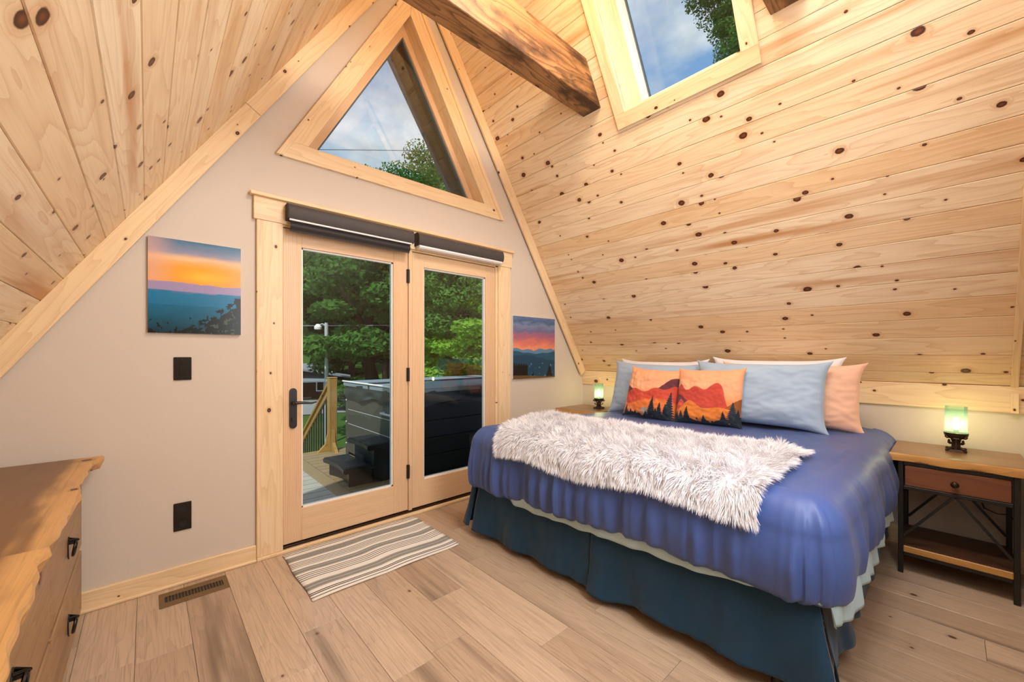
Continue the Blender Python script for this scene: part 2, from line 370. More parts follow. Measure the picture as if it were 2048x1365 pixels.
# ------------------------------------------------------------------ slopes with planks
CE = st(empty('ceiling', label='steep knotty pine plank slope above the bed with a skylight', cat='ceiling'))
CE2 = st(empty('ceiling', label='steep knotty pine plank slope on the left, above the dresser', cat='ceiling'))
nR = Vector((-SL, 0, -1)).normalized(); nL = Vector((SL, 0, -1)).normalized()
upR = Vector((-1, 0, SL)).normalized(); upL = Vector((1, 0, SL)).normalized()
SMAX = (AZ-ZR)/SL*LL; SMAXL = (AZ-ZL)/SL*LL
PR = lambda s, y, d=0: Vector((KX, y, ZR))+upR*s+nR*d
PL = lambda s, y, d=0: Vector((KLX, y, ZL))+upL*s+nL*d
SKY = (-2.048, -1.306, 2.25, 3.45)
bm = bmesh.new()
def rslab(y0, y1, s0, s1): prism_bm(bm, [PR(s0, y0, -.015), PR(s0, y1, -.015), PR(s1, y1, -.015), PR(s1, y0, -.015)], nR*-.2)
SK2 = (SKY[0]-.02, SKY[1]+.02, SKY[2]-.02, SKY[3]+.02)
rslab(YB, SK2[0], -.3, SMAX+.1); rslab(SK2[1], .15, -.3, SMAX+.1); rslab(SK2[0], SK2[1], -.3, SK2[2]); rslab(SK2[0], SK2[1], SK2[3], SMAX+.1)
bmesh.ops.recalc_face_normals(bm, faces=bm.faces); bmobj('backing', bm, M['groove'], CE)
bm = bmesh.new(); prism_bm(bm, [PL(-.3, YB, -.015), PL(-.3, .15, -.015), PL(SMAXL+.1, .15, -.015), PL(SMAXL+.1, YB, -.015)], nL*-.2)
bmesh.ops.recalc_face_normals(bm, faces=bm.faces); bmobj('backing', bm, M['groove'], CE2)
PW = .1282
def plk(s0, w, ya, yb, side):
    g = .0006
    if side > 0: board('plank', PR(s0+g, ya), (0, -1, 0), upR, ya-yb, w-2*g, .014, M['pine'], CE, .0028)
    else: board('plank', PL(s0+g, yb), (0, 1, 0), upL, ya-yb, w-2*g, .014, M['pine'], CE2, .0028)
s = .084-PW
while s < SMAX:
    s1 = min(s+PW, SMAX-.005); s0 = max(s, 0)
    if s1-s0 > .02:
        if s1 > SKY[2]+.03 and s0 < SKY[3]-.03: plk(s0, s1-s0, 0, SKY[1], 1); plk(s0, s1-s0, SKY[0], YB, 1)
        else: plk(s0, s1-s0, 0, YB, 1)
    s += PW
s = .05-PW
while s < SMAXL:
    s1 = min(s+PW*1.02, SMAXL-.005); s0 = max(s, 0)
    if s1-s0 > .02: plk(s0, s1-s0, 0, YB, -1)
    s += PW*1.02
# ------------------------------------------------------------------ walls
bm = bmesh.new(); bbox_bm(bm, (KX, YB-.2, -.1), (KX+.12, .15, ZR-.02)); st(bmobj('wall_right', bm, M['wall']), label='low off-white painted knee wall behind the bed and nightstands', cat='wall')
bm = bmesh.new(); bbox_bm(bm, (KLX-.12, YB-.2, -.1), (KLX, .15, ZL-.02)); st(bmobj('wall_left', bm, M['wall']), label='low off-white knee wall behind the wooden dresser', cat='wall')
def yprism(bm, pts, y0=0, y1=.15): prism_bm(bm, [(p[0], y0, p[1]) for p in pts], (0, y1-y0, 0))
DX0, DX1, DZ = .55, 2.49, 2.10          # door rough opening
TA = (1.512, 3.89); TL, TR_, TZ = (.779, 2.61), (2.244, 2.611), 2.59
HL, HR, HA = (.752, 2.59), (2.272, 2.59), (1.512, 3.935)
bm2 = bmesh.new()
def ypoly(pts): yprism(bm2, pts)
xl = lambda z: KLX+(z-ZL)/SL-.06; xr = lambda z: KX-(z-ZR)/SL+.06
ypoly([(KLX-.1, -.05), (DX0, -.05), (DX0, TZ), (xl(TZ), TZ), (KLX-.1, ZL)])
ypoly([(DX1, -.05), (KX+.1, -.05), (KX+.1, ZR), (xr(TZ), TZ), (DX1, TZ)])
ypoly([(DX0, DZ), (DX1, DZ), (DX1, TZ), (DX0, TZ)])
ypoly([(xl(TZ), TZ), HL, HA, (xl(HA[1]), HA[1])])
ypoly([HR, (xr(TZ), TZ), (xr(HA[1]), HA[1]), HA])
ypoly([(xl(HA[1]), HA[1]), (xr(HA[1]), HA[1]), (AX, AZ+.1)])
bmesh.ops.recalc_face_normals(bm2, faces=bm2.faces)
st(bmobj('wall_back', bm2, M['wall']), label='off-white painted gable wall around the glass door and triangular window', cat='wall')
bm = bmesh.new(); prism_bm(bm, [(KLX-.1, YB, -.05), (KX+.1, YB, -.05), (KX+.1, YB, ZR), (AX, YB, AZ+.1), (KLX-.1, YB, ZL)], (0, -.12, 0))
bmesh.ops.recalc_face_normals(bm, faces=bm.faces); st(bmobj('wall_front', bm, M['wall']), label='off-white wall closing the room behind the viewpoint', cat='wall')
# ------------------------------------------------------------------ trims
T1 = st(empty('trim_1', label='pine rake trim board along the left slope on the gable wall', cat='trim'))
TW = .092
# lower edge offset perpendicular TW; board lies on gable wall face y=0, front at y=-.02
def rake(P, up, n, s0, s1, parent, flip, mat=M['pine_wall'], w=TW):
    a = P(s0, -.02)+n*w; b = P(s0, -.02)
    if flip: return board('board', a, up, -n, s1-s0, w, .02, mat, parent, .002)
    return board('board', b, up, n, s1-s0, w, .02, mat, parent, .002)
rake(PL, upL, nL, -.05, 2.05, T1, False); rake(PL, upL, nL, 2.052, SMAXL-.02, T1, False)
T2 = st(empty('trim_2', label='pine rake trim board along the right slope on the gable wall', cat='trim'))
rake(PR, upR, nR, .0, SMAX-.02, T2, True)
T3 = st(empty('trim_3', label='flat pine board along the foot of the plank slope above the bed', cat='trim'))
board('board', (KX-.014, 0, .915), (0, -1, 0), (0, 0, 1), -YB, .154, .014, M['pine'], T3, .002)
T4 = st(empty('trim_4', label='narrow pine trim board at the far right end of the plank slope', cat='trim'))
board('board', PR(-.06, YB+.02, .016), upR, (0, 1, 0), SMAX, .03, .016, M['pine_wall'], T4, .002)
box('board', (KX-.032, YB+.02, .915), (KX-.016, YB+.05, 1.03), M['pine_wall'], T4, .002, 'z')
BB = st(empty('baseboard_back', label='knotty pine baseboard with shoe moulding left of the glass door', cat='baseboard'))
box('board', (KLX, -.018, 0), (.489, 0, .098), M['pine_wall'], BB, .003)
box('shoe_moulding', (KLX, -.032, 0), (.489, -.018, .016), M['pine_wall'], BB, .004)
BB2 = st(empty('baseboard_right', label='pine baseboard low on the knee wall beneath the nightstand', cat='baseboard'))
box('board', (KX-.018, YB, 0), (KX, 0, .125), M['pine_wall'], BB2, .003, 'y')
BB3 = st(empty('baseboard_back', label='short pine baseboard right of the glass door, behind the bed', cat='baseboard'))
box('board', (2.56, -.018, 0), (KX, 0, .098), M['pine_wall'], BB3, .003)
# ------------------------------------------------------------------ door unit
D = st(empty('door_1', (1.52, 0, 0), label='pine framed double glass patio door with black lever handle', cat='door'))
pw = M['pine_wall']
box('casing', (.49, -.022, .02), (.632, 0, 2.075), pw, D, .003, 'z')
box('casing', (2.412, -.022, .02), (2.558, 0, 2.075), pw, D, .003, 'z')
box('header', (.474, -.026, 2.075), (2.576, 0, 2.215), pw, D, .003, 'x')
box('header_cap', (.455, -.045, 2.215), (2.595, 0, 2.238), pw, D, .003, 'x')
box('threshold', (.49, -.032, 0), (2.56, .12, .02), pw, D, .003, 'x')
box('weather_sill', (.632, -.008, .02), (2.412, .13, .036), M['bronze'], D, .001, 'x')
box('jamb', (.60, .0, .02), (.634, .14, 2.10), pw, D, .002, 'z')
box('jamb', (2.390, .0, .02), (2.44, .14, 2.10), pw, D, .002, 'z')
box('jamb', (.60, .0, 2.064), (2.44, .14, 2.10), pw, D, .002, 'x')
box('mullion', (1.506, -.004, .036), (1.536, .10, 2.064), M['fir'], D, .002, 'z')
def panel(x0, x1, gx0, gx1, z0=.042, z1=2.058, gz0=.25, gz1=1.952):
    m = empty('door_panel', ((x0+x1)/2, .02, 0)); 
    COL.objects.unlink(m); WM.pop(m); bpy.data.objects.remove(m)
    m = link(bpy.data.objects.new('door_panel', None), D, Matrix.Translation(((x0+x1)/2, .03, 0)))
    y0, y1 = .004, .052; f = M['fir']
    box('stile', (x0, y0, z0), (gx0, y1, z1), f, m, .002, 'z'); box('stile', (gx1, y0, z0), (x1, y1, z1), f, m, .002, 'z')
    box('rail', (gx0, y0, z0), (gx1, y1, gz0), f, m, .002, 'x'); box('rail', (gx0, y0, gz1), (gx1, y1, z1), f, m, .002, 'x')
    bm = bmesh.new(); e = .010
    for a, b in [((gx0, .018, gz0), (gx0+e, .045, gz1)), ((gx1-e, .018, gz0), (gx1, .045, gz1)), ((gx0, .018, gz0), (gx1, .045, gz0+e)), ((gx0, .018, gz1-e), (gx1, .045, gz1))]: bbox_bm(bm, a, b)
    bmobj('glazing_bead', bm, M['white'], m)
    box('pane', (gx0+.002, .026, gz0+.002), (gx1-.002, .032, gz1-.002), M['glass'], m, 0, 'x')
    return m
p1 = panel(.637, 1.503, .746, 1.383); p2 = panel(1.540, 2.387, 1.645, 2.276)
for z in (.29, 1.045, 1.81):
    bm = bmesh.new(); bbox_bm(bm, (1.489, -.010, z), (1.513, .004, z+.105)); bmesh.ops.bevel(bm, geom=bm.edges[:], offset=.002, segments=1, affect='EDGES')
    tube_bm(bm, [(1.502, -.012, z), (1.502, -.012, z+.105)], .006, 8); bmobj('hinge', bm, M['hw'], p1, smooth='a')
bm = bmesh.new()
pts = []
for k in range(25):
    a = PI*k/24; pts.append((.694+.0215*math.cos(a), .004, 1.015+.0215*math.sin(a)))
for k in range(25):
    a = PI+PI*k/24; pts.append((.694+.0215*math.cos(a), .004, .80+.0215*math.sin(a)))
prism_bm(bm, pts, (0, -.010, 0)); bmesh.ops.recalc_face_normals(bm, faces=bm.faces); bmobj('handle_plate', bm, M['hw'], p1, smooth='a')
bm = bmesh.new(); tube_bm(bm, [(.694, -.005, .945), (.694, -.05, .945)], .011, 12)
tube_bm(bm, [(.694, -.05, .945), (.72, -.056, .946), (.75, -.057, .943), (.79, -.055, .938), (.82, -.053, .944)], [.011, .010, .008, .006, .004], 10); bmobj('lever', bm, M['hw'], p1, smooth='a')
tube('lock_turn', [(.694, -.005, .84), (.694, -.018, .84)], .012, M['hw'], p1, 14)
bm = bmesh.new(); tube_bm(bm, [(.72, .06, .96), (.72, .10, .96), (.80, .10, .955), (.83, .098, .957)], .007, 8); bmobj('outer_lever', bm, M['hw'], p1, smooth='a')
# blinds
def blind(x0, x1, drop, label):
    b = empty('roller_blind', ((x0+x1)/2, 0, 2.16), label=label, cat='blind', group='roller blinds above the door')
    pts = [(-.026, 2.195), (-.075, 2.195), (-.092, 2.185), (-.102, 2.165), (-.105, 2.14), (-.102, 2.115), (-.094, 2.10), (-.026, 2.096)]
    bm = bmesh.new(); prism_bm(bm, [(x0, y, z) for y, z in pts], (x1-x0, 0, 0)); bmesh.ops.recalc_face_normals(bm, faces=bm.faces); bmobj('cassette', bm, M['blind'], b, smooth='a')
    for xx in (x0-.004, x1):
        bm = bmesh.new(); prism_bm(bm, [(xx, y*1.0-.001, z+(.001 if z > 2.14 else -.001)) for y, z in pts], (.004, 0, 0)); bmesh.ops.recalc_face_normals(bm, faces=bm.faces); bmobj('end_cap', bm, M['blindd'], b)
    if drop:
        box('bottom_bar', (x0+.004, -.098, 2.086), (x1-.012, -.088, 2.097), M['blindw'], b, .002, 'x')
        sgrid('fabric', lambda u, v: (x0+.012+u*(x1-x0-.03), -.082+.012*v*v+.006*math.sin(v*9), 2.096-v*.072), 20, 10, M['blindd'], b)
    else:
        bm = bmesh.new(); prism_bm(bm, [(x0+.006, y, z) for y, z in [(-.04, 2.096), (-.092, 2.098), (-.094, 2.085), (-.085, 2.075), (-.045, 2.073)]], (x1-x0-.012, 0, 0)); bmesh.ops.recalc_face_normals(bm, faces=bm.faces); bmobj('bottom_bar', bm, M['blindw'], b)
blind(.647, 1.497, True, 'dark grey roller blind slightly lowered above the left door panel')
blind(1.545, 2.40, False, 'fully raised dark grey roller blind with white bottom bar, above the right door panel')
# ------------------------------------------------------------------ triangular window
W1 = st(empty('window_1', (1.53, 0, 2.5), label='triangular gable window with wide pine casing above the door', cat='window'))
k = 1.757; O_L, O_R, O_A = (.596, 2.505), (2.464, 2.505), (1.530, 4.146)
I_L, I_R, I_A = TL, (2.244, 2.61), TA
def yq(name, pts, y0, y1, mat, ax, par=W1, bev=.002):
    c = Vector((sum(p[0] for p in pts)/len(pts), (y0+y1)/2, sum(p[1] for p in pts)/len(pts)))
    ax = Vector(ax).normalized(); m = frame(c, ax, Vector((0, 1, 0)).cross(ax))
    return prism(name, [(p[0], y0, p[1]) for p in pts], (0, y1-y0, 0), mat, par, bev, m)
sL = (1, 0, k); sR = (1, 0, -k)
yq('casing', [(.615, 2.505), (2.445, 2.505), (2.386, 2.61), (.674, 2.61)], -.022, 0, pw, (1, 0, 0))
hx = .0
yq('casing', [(.674, 2.61), (.779, 2.61), (1.512, 3.89), (1.530, 4.11)], -.022, 0, pw, sL)
yq('casing', [(2.244, 2.61), (2.386, 2.61), (1.532, 4.11), (1.513, 3.89)], -.022, 0, pw, sR)
yq('back_band', [(.592, 2.505), (.632, 2.505), (1.530, 4.08), (1.530, 4.15)], -.034, 0, pw, sL)
yq('back_band', [(2.428, 2.505), (2.468, 2.505), (1.531, 4.15), (1.531, 4.08)], -.034, 0, pw, sR)
def inset(L, R, A, t):
    """inset triangle by perpendicular t"""
    kk = (A[1]-L[1])/(A[0]-L[0]); h = math.hypot(1, kk); dx = t*h/kk+t/kk
    return (L[0]+dx, L[1]+t), (R[0]-dx, R[1]+t), (A[0], A[1]-t*h)
def ring3(name, outer, inner, y0, y1, mat, bev=.002):
    for (a, b, ax) in [(0, 1, (1, 0, 0)), (1, 2, sR), (2, 0, sL)]:
        yq(name, [outer[a], outer[b], inner[b], inner[a]], y0, y1, mat, ax, bev=bev)
T0 = (I_L, I_R, I_A); T1o = inset(*T0, -.018); T2i = inset(*T0, .048); T3 = inset(*T0, .058)
ring3('jamb', T1o, T0, 0.001, .10, pw)
ring3('sash', T1o, T2i, .10, .15, M['fir'])
ring3('glazing_bead', T2i, T3, .118, .135, M['soffitd'], .001)
yq('pane', list(T2i), .124, .128, M['glass'], (1, 0, 0), bev=0)
# ------------------------------------------------------------------ skylight
W2 = st(empty('window_2', PR(2.8, -1.68), label='pine cased skylight in the plank slope over the bed', cat='window'))
def slbox(name, y0, y1, s0, s1, d0, d1, mat, along, bev=.002, par=None):
    """box in slope coords; d measured into the room"""
    o = PR(s0, y1, d1)
    if along == 'y': return board(name, o, (0, -1, 0), upR, y1-y0, s1-s0, d1-d0, mat, par or W2, bev)
    return board(name, PR(s0, y0, d1), upR, (0, 1, 0), s1-s0, y1-y0, d1-d0, mat, par or W2, bev)
slbox('casing', -2.137, -1.222, 2.157, 2.25, 0, .02, pw, 'y')
slbox('casing', -1.306, -1.222, 2.25, 3.54, 0, .02, pw, 's'); slbox('casing', -2.137, -2.048, 2.25, 3.54, 0, .02, pw, 's'); slbox('casing', -2.048, -1.306, 3.45, 3.54, 0, .02, pw, 'y')
JD = -.27
slbox('jamb', -1.306, -1.288, 2.232, 3.46, JD, .0, pw, 's'); slbox('jamb', -2.066, -2.048, 2.232, 3.46, JD, .0, pw, 's')
slbox('jamb', -2.048, -1.306, 2.232, 2.25, JD, .0, pw, 'y'); slbox('jamb', -2.048, -1.306, 3.45, 3.468, JD, .0, pw, 'y')
fw = .03
for a in [(-1.306-fw, -1.29, 2.24, 3.46, 's'), (-2.064, -2.048+fw, 2.24, 3.46, 's'), (-2.048+fw, -1.306-fw, 2.24, 2.25+.02, 'y'), (-2.048+fw, -1.306-fw, 3.42, 3.46, 'y')]:
    slbox('frame', a[0], a[1], a[2], a[3], JD-.10, JD, M['white'], a[4])
slbox('gasket', -1.306-fw-.006, -1.306-fw, 2.26, 3.42, JD-.09, JD-.06, M['soffitd'], 's', .001)
slbox('pane', -2.048+fw, -1.306-fw, 2.26, 3.43, JD-.08, JD-.074, M['glass'], 's', 0)
# ------------------------------------------------------------------ beams
for i, y1 in enumerate((-.975, -2.205)):
    z0, z1 = 3.047, 3.322; y0 = y1-.16
    m = frame((AX, (y0+y1)/2, (z0+z1)/2), (1, 0, 0), (0, 1, 0))
    pts = [(KLX+(z0-ZL)/SL, y1, z0), (KX-(z0-ZR)/SL, y1, z0), (KX-(z1-ZR)/SL, y1, z1), (KLX+(z1-ZL)/SL, y1, z1)]
    o = prism('ceiling_beam', pts, (0, y0-y1, 0), M['beam'], None, .004, m)
    tag(o, ['dark stained timber collar beam nearest the gable wall', 'dark stained timber collar beam right of the skylight, only its corner showing'][i], 'beam', 'collar beams', 'structure')
# ------------------------------------------------------------------ pictures, switch, outlet, vent
def interp(t, keys):
    ks = [k_[0] for k_ in keys]; cs = np.array([lin(k_[1])[:3] for k_ in keys])
    return np.stack([np.interp(t, ks, cs[:, i]) for i in range(3)], 1)
def fbm(u, v, seed, f=4., oct=4):
    r = np.zeros_like(u); a = 1.; rs = np.random.RandomState(seed)
    for _ in range(oct):
        for _ in range(3):
            th = rs.uniform(0, 2*PI); ph = rs.uniform(0, 2*PI); ff = f*rs.uniform(.7, 1.4)
            r += a/3*np.sin(2*PI*ff*(u*math.cos(th)+v*math.sin(th))+ph+1.5*np.sin(2*PI*ff*.6*(v*math.cos(th)-u*math.sin(th))+ph*2))
        a *= .55; f *= 1.9
    return r
def over(c, mask, col):
    col = np.array(lin(col)[:3]) if isinstance(col, str) else col
    m = np.clip(mask, 0, 1)[:, None]; return c*(1-m)+col*m
def sm(x, a, b): t = np.clip((x-a)/(b-a), 0, 1); return t*t*(3-2*t)
def art1(u, v):
    n = fbm(u*.6, v*2., 1, 2.5)
    c = interp(v+.02*n, [(0, '0c2f3d'), (.12, '0d5068'), (.3, '0f6a90'), (.44, '1f7fae'), (.455, '8d86ae'), (.53, 'a58fb4'), (.54, 'f5a54a'), (.68, 'f0a24a'), (.8, 'f3bd86'), (.86, '8f94ac'), (1, '3f7396')])
    blob = np.exp(-(((u-.62)/.42)**2+((v-.66)/.13)**2)**1.2)
    c = over(c, blob*.95*(v > .535), 'f7a81c'); c = over(c, np.exp(-(((u-.58)/.2)**2+((v-.62)/.05)**2))*.8*(v > .54), 'ffc83f')
    c = over(c, np.exp(-(((u-.5)/.45)**2+((v-.805-.02*n)/.03)**2))*.7, 'f9cfa2')
    c = over(c, sm(.33-u, 0, .33)*.55*sm(v, .45, .6), 'e6b3a0')
    ridge = .54+.012*np.sin(u*7)+.004*n; c = over(c, sm(ridge-v, 0, .006)*(v > .45), 'a292b8')
    hz = .45+.01*np.sin(u*5+1); c = over(c, sm(hz-v, 0, .01)*(v > .3)*.7, '1d76a3')
    leaf = fbm(u, v, 5, 9., 3); g_ = (v+.10*leaf) < (.02+.32*sm(u, .25, 1.)**1.3)
    c = over(c, g_*1., '0a1410'); c = over(c, g_*(leaf > .45)*.7, '4f6048')
    c = over(c, ((u > .93+.03*np.sin(v*8)) & (v < .42))*1., '0b0f0d')
    return c
def art2(u, v):
    n = fbm(u*.7, v*2.2, 8, 3.)
    c = interp(v+.035*n, [(0, '16212a'), (.16, '1b3f58'), (.3, '2a5878'), (.42, '3a6a88'), (.47, 'f09a78'), (.56, 'e0806c'), (.68, 'b0697e'), (.78, '6f6f96'), (.86, '7c8cab'), (.93, '50688f'), (1, '6379a0')])
    r1 = .475+.012*np.sin(u*23)+.01*np.sin(u*9+1); c = over(c, sm(r1-v, 0, .004)*(v > .1), '5f86a6')
    r2 = .43+.02*np.sin(u*5+2)+.006*np.sin(u*21); c = over(c, sm(r2-v, 0, .01), '285873')
    r3 = .34+.05*np.sin(u*4.2+.5)+.008*np.sin(u*30); c = over(c, sm(r3-v, 0, .01)*.9, '1d4460')
    c = over(c, ((fbm(u, v, 4, 10, 2) > .9) & (v < .25) & (u > .3))*.7, '8fb0c4')
    t = (u < .33) & (v < .2+.06*np.abs(np.sin(u*60))*(1-u)); c = over(c, t*1., '1c1712')
    t = np.abs(u-.86) < .09*(1-v/.22); c = over(c, (t & (v < .22))*1., '10181a')
    t = np.abs(u-.45) < .04*(1-v/.12); c = over(c, (t & (v < .12))*1., '10181a')
    c = over(c, (v < .035+.02*np.cos(u*3))*1., '6b4f2f'); return c
def picture(x0, x1, z0, z1, fn, label):
    b = box('wall_picture', (x0, -.018, z0), (x1, -.004, z1), M['white'], None, .001, 'x')
    tag(b, label, 'picture')
    sgrid('print', lambda u, v: (x0+u*(x1-x0), -.0186, z0+v*(z1-z0)), 220, 240, M['photo'], b, color=fn, smooth=False)
picture(.003, .410, 1.369, 1.878, art1, 'glossy sunset print with orange cloud over blue hills, left of the door')
picture(2.594, 3.194, 1.015, 1.626, art2, 'square print of pink sky over blue mountains, right of the door')
sw = empty('light_switch', (.145, 0, 1.176), label='black light switch plate below the sunset print', cat='switch')
box('plate', (.107, -.008, 1.113), (.183, 0, 1.239), M['gloss'], sw, .003, 'z'); box('rocker', (.130, -.014, 1.140), (.160, -.006, 1.205), M['gloss'], sw, .003, 'z')
for z in (1.127, 1.225): tube('screw', [(.145, -.006, z), (.145, -.0095, z)], .003, M['black'], sw, 8)
ou = empty('wall_outlet', (.145, 0, .364), label='black power outlet low on the gable wall beside the door casing', cat='outlet')
box('plate', (.107, -.007, .288), (.183, 0, .440), M['gloss'], ou, .003, 'z')
for z in (.325, .403):
    ring_pts = [(.145+.019*math.cos(a), -.0095, z+.017*math.sin(a)) for a in [2*PI*k_/16 for k_ in range(16)]]
    bm = bmesh.new(); prism_bm(bm, ring_pts, (0, .004, 0)); bmesh.ops.recalc_face_normals(bm, faces=bm.faces); bmobj('socket', bm, M['black'], ou)
vt = empty('floor_vent', (.19, -.155, 0), rz=0, label='brown metal floor register in front of the baseboard', cat='vent')
v0, v1, w0, w1 = .045, .330, -.232, -.078
box('frame', (v0, w0, 0), (v1, w0+.045, .004), M['ventb'], vt, .001, 'x'); box('frame', (v0, w1-.045, 0), (v1, w1, .004), M['ventb'], vt, .001, 'x')
box('frame', (v0, w0+.045, 0), (v0+.022, w1-.045, .004), M['ventb'], vt, .001, 'y'); box('frame', (v1-.022, w0+.045, 0), (v1, w1-.045, .004), M['ventb'], vt, .001, 'y')
box('duct', (v0+.022, w0+.045, 0), (v1-.022, w1-.045, .0008), M['black'], vt, 0)
for i in range(18):
    xx = v0+.022+.0130*(i+.5)+.001; box('slat', (xx+.004, w0+.045, .0005), (xx+.0068, w1-.045, .0042), M['ventb'], vt, .0004, 'y')
# rug
def rugc(u, v):
    y = v*.60; c = np.tile(np.array(lin('ece7dd')[:3]), (len(u), 1)); dk = '17171a'
    def st_(a, b): return ((y > a) & (y < b))*1.
    pos = []
    # from near edge (v=0) to far (v=1)
    for a in (.018, .044, .058): pos.append((a, a+.007))
    for i in range(9): pos.append((.095+i*.0075, .095+i*.0075+.0045))
    for i in range(4): pos.append((.205+i*.02, .211+i*.02))
    for i in range(7): pos.append((.293+i*.0075, .2975+i*.0075))
    for i in range(4): pos.append((.372+i*.019, .378+i*.019))
    for i in range(10): pos.append((.462+i*.0065, .4660+i*.0065))
    for a in (.562, .584): pos.append((a, a+.007))
    for a, b in pos: c = over(c, st_(a, b), dk)
    return c
def rugp(u, v):
    x = .618+u*.896+.004*math.sin(v*9); y = -.672+v*.612+.006*math.sin(u*11+1)*math.sin(v*3)
    return (x, y, .006+.005*max(0, math.sin(u*13+v*2))*math.sin(PI*v)**.5+.004*abs(math.sin(u*7)))
rg = sgrid('rug', rugp, 40, 500, M['rug'], color=rugc)
sl = rg.modifiers.new('thick', 'SOLIDIFY'); sl.thickness = .005; sl.offset = -1
tag(rg, 'small cream cotton rug with black stripes in front of the door', 'rug')
# ------------------------------------------------------------------ dresser
DR = empty('dresser', (-.45, -1.0, 0), label='rustic brown dresser with live edge top and black ring pulls', cat='dresser')
rs = random.Random(5)
FX = -.240; DY0, DY1 = -.075, -1.95
box('body', (-.655, DY1+.02, .04), (FX, DY0-.0, .705), M['drawer'], DR, .003, 'y')
box('plinth', (-.64, DY1+.03, 0), (FX-.02, DY0-.01, .04), M['drawer'], DR, .002, 'y')
def edge(y, ph=0): return -.188+.008*math.sin(y*7+1.3+ph)+.005*math.sin(y*17+2)+.0025*math.sin(y*47)
def slab(y0, y1, zt, th, tipx, par, seed):
    n = 60; pts_t = []; pts_b = []
    for i in range(n+1):
        y = y0+(y1-y0)*i/n; e = edge(y)+(.022*math.exp(-(i/5.)**2) if tipx else 0)-(.012*math.exp(-((n-i)/4.)**2) if not tipx else 0)
        if not tipx: e += .016*math.exp(-((i-1)/3.)**2)+.01*i/n
        pts_t.append((e, y)); pts_b.append((e-.010-.008*abs(math.sin(y*31+seed))-.004*math.sin(y*77), y))
    bm = bmesh.new(); N_ = n+1
    ba = [bm.verts.new((-.662, p[1], zt)) for p in pts_t]; a = [bm.verts.new((p[0], p[1], zt)) for p in pts_t]
    md = [bm.verts.new((p[0]+.004, p[1], zt-th*.35)) for p in pts_t]
    b = [bm.verts.new((p[0], p[1], zt-th)) for p in pts_b]; bb = [bm.verts.new((-.662, p[1], zt-th)) for p in pts_b]
    rows = [ba, a, md, b, bb]
    for r in range(5):
        A, B = rows[r], rows[(r+1) % 5]
        for i in range(n): bm.faces.new((A[i], A[i+1], B[i+1], B[i]))
    bm.faces.new([r[0] for r in rows]); bm.faces.new([r[-1] for r in rows][::-1])
    bmesh.ops.recalc_face_normals(bm, faces=bm.faces)
    m = frame((-.42, (y0+y1)/2, zt), (0, 1, 0), (-1, 0, 0)); bmesh.ops.transform(bm, matrix=m.inverted(), verts=bm.verts)
    return bmobj('top_slab', bm, M['slab'], par, m, smooth='a')
slab(-.062, -1.297, .76, .052, True, DR, 0.); slab(-1.300, -1.97, .763, .055, False, DR, 2.)
def drawer(ya, yb, za, zb, hy, hz):
    d = box('drawer', (FX-.002, yb, za), (FX+.014, ya, zb), M['drawer'], DR, .004, 'y')
    bm = bmesh.new(); prism_bm(bm, [(FX+.014, hy, hz+.042), (FX+.014, hy-.022, hz+.02), (FX+.014, hy-.016, hz-.03), (FX+.014, hy, hz-.045), (FX+.014, hy+.016, hz-.03), (FX+.014, hy+.022, hz+.02)], (.004, 0, 0))
    bmesh.ops.recalc_face_normals(bm, faces=bm.faces); bmobj('back_plate', bm, M['gloss'], d)
    bm = bmesh.new(); tube_bm(bm, [(FX+.018, hy, hz+.018), (FX+.036, hy, hz+.018)], .008, 10)
    cz = hz-.006; ring = [(FX+.032+.004*math.cos(a), hy+.026*math.sin(a), cz+.026*math.cos(a)) for a in [2*PI*k_/20 for k_ in range(21)]]
    tube_bm(bm, ring, .0055, 8); tube_bm(bm, [(FX+.016, hy-.012, hz+.030), (FX+.040, hy, hz+.024), (FX+.016, hy+.012, hz+.030)], .005, 8)
    bmobj('ring_pull', bm, M['gloss'], d, smooth='a')
for ya, yb, hy in [(-.11, -.905, -.545), (-.925, -1.93, -1.42)]:
    drawer(ya, yb, .365, .690, hy, .505); drawer(ya, yb, .065, .340, hy, .205)
# ------------------------------------------------------------------ bed
BX0, BX1, BY0, BY1 = 1.70, 3.66, -2.53, -.60
BE = empty('bed', ((BX0+BX1)/2, (BY0+BY1)/2, 0), label='king size bed with gathered dark teal skirt and short black legs', cat='bed')
box('frame', (BX0+.04, BY0+.03, .13), (BX1, BY1-.03, .18), M['black'], BE, .004)
box('box_spring', (BX0+.02, BY0+.02, .18), (BX1, BY1-.02, .38), M['mattress'], BE, .02)
box('mattress', (BX0+.02, BY0+.02, .38), (BX1, BY1-.02, .66), M['mattress'], BE, .04)
for xx in (BX0+.06, 2.7, BX1-.08):
    for yy in (BY0+.12, BY1-.13): tube('leg', [(xx, yy, 0), (xx, yy, .13)], .024, M['black'], BE, 12)
def ns(x, y, z=0, f=1.): return mnoise.noise(Vector((x*f, y*f, z)))
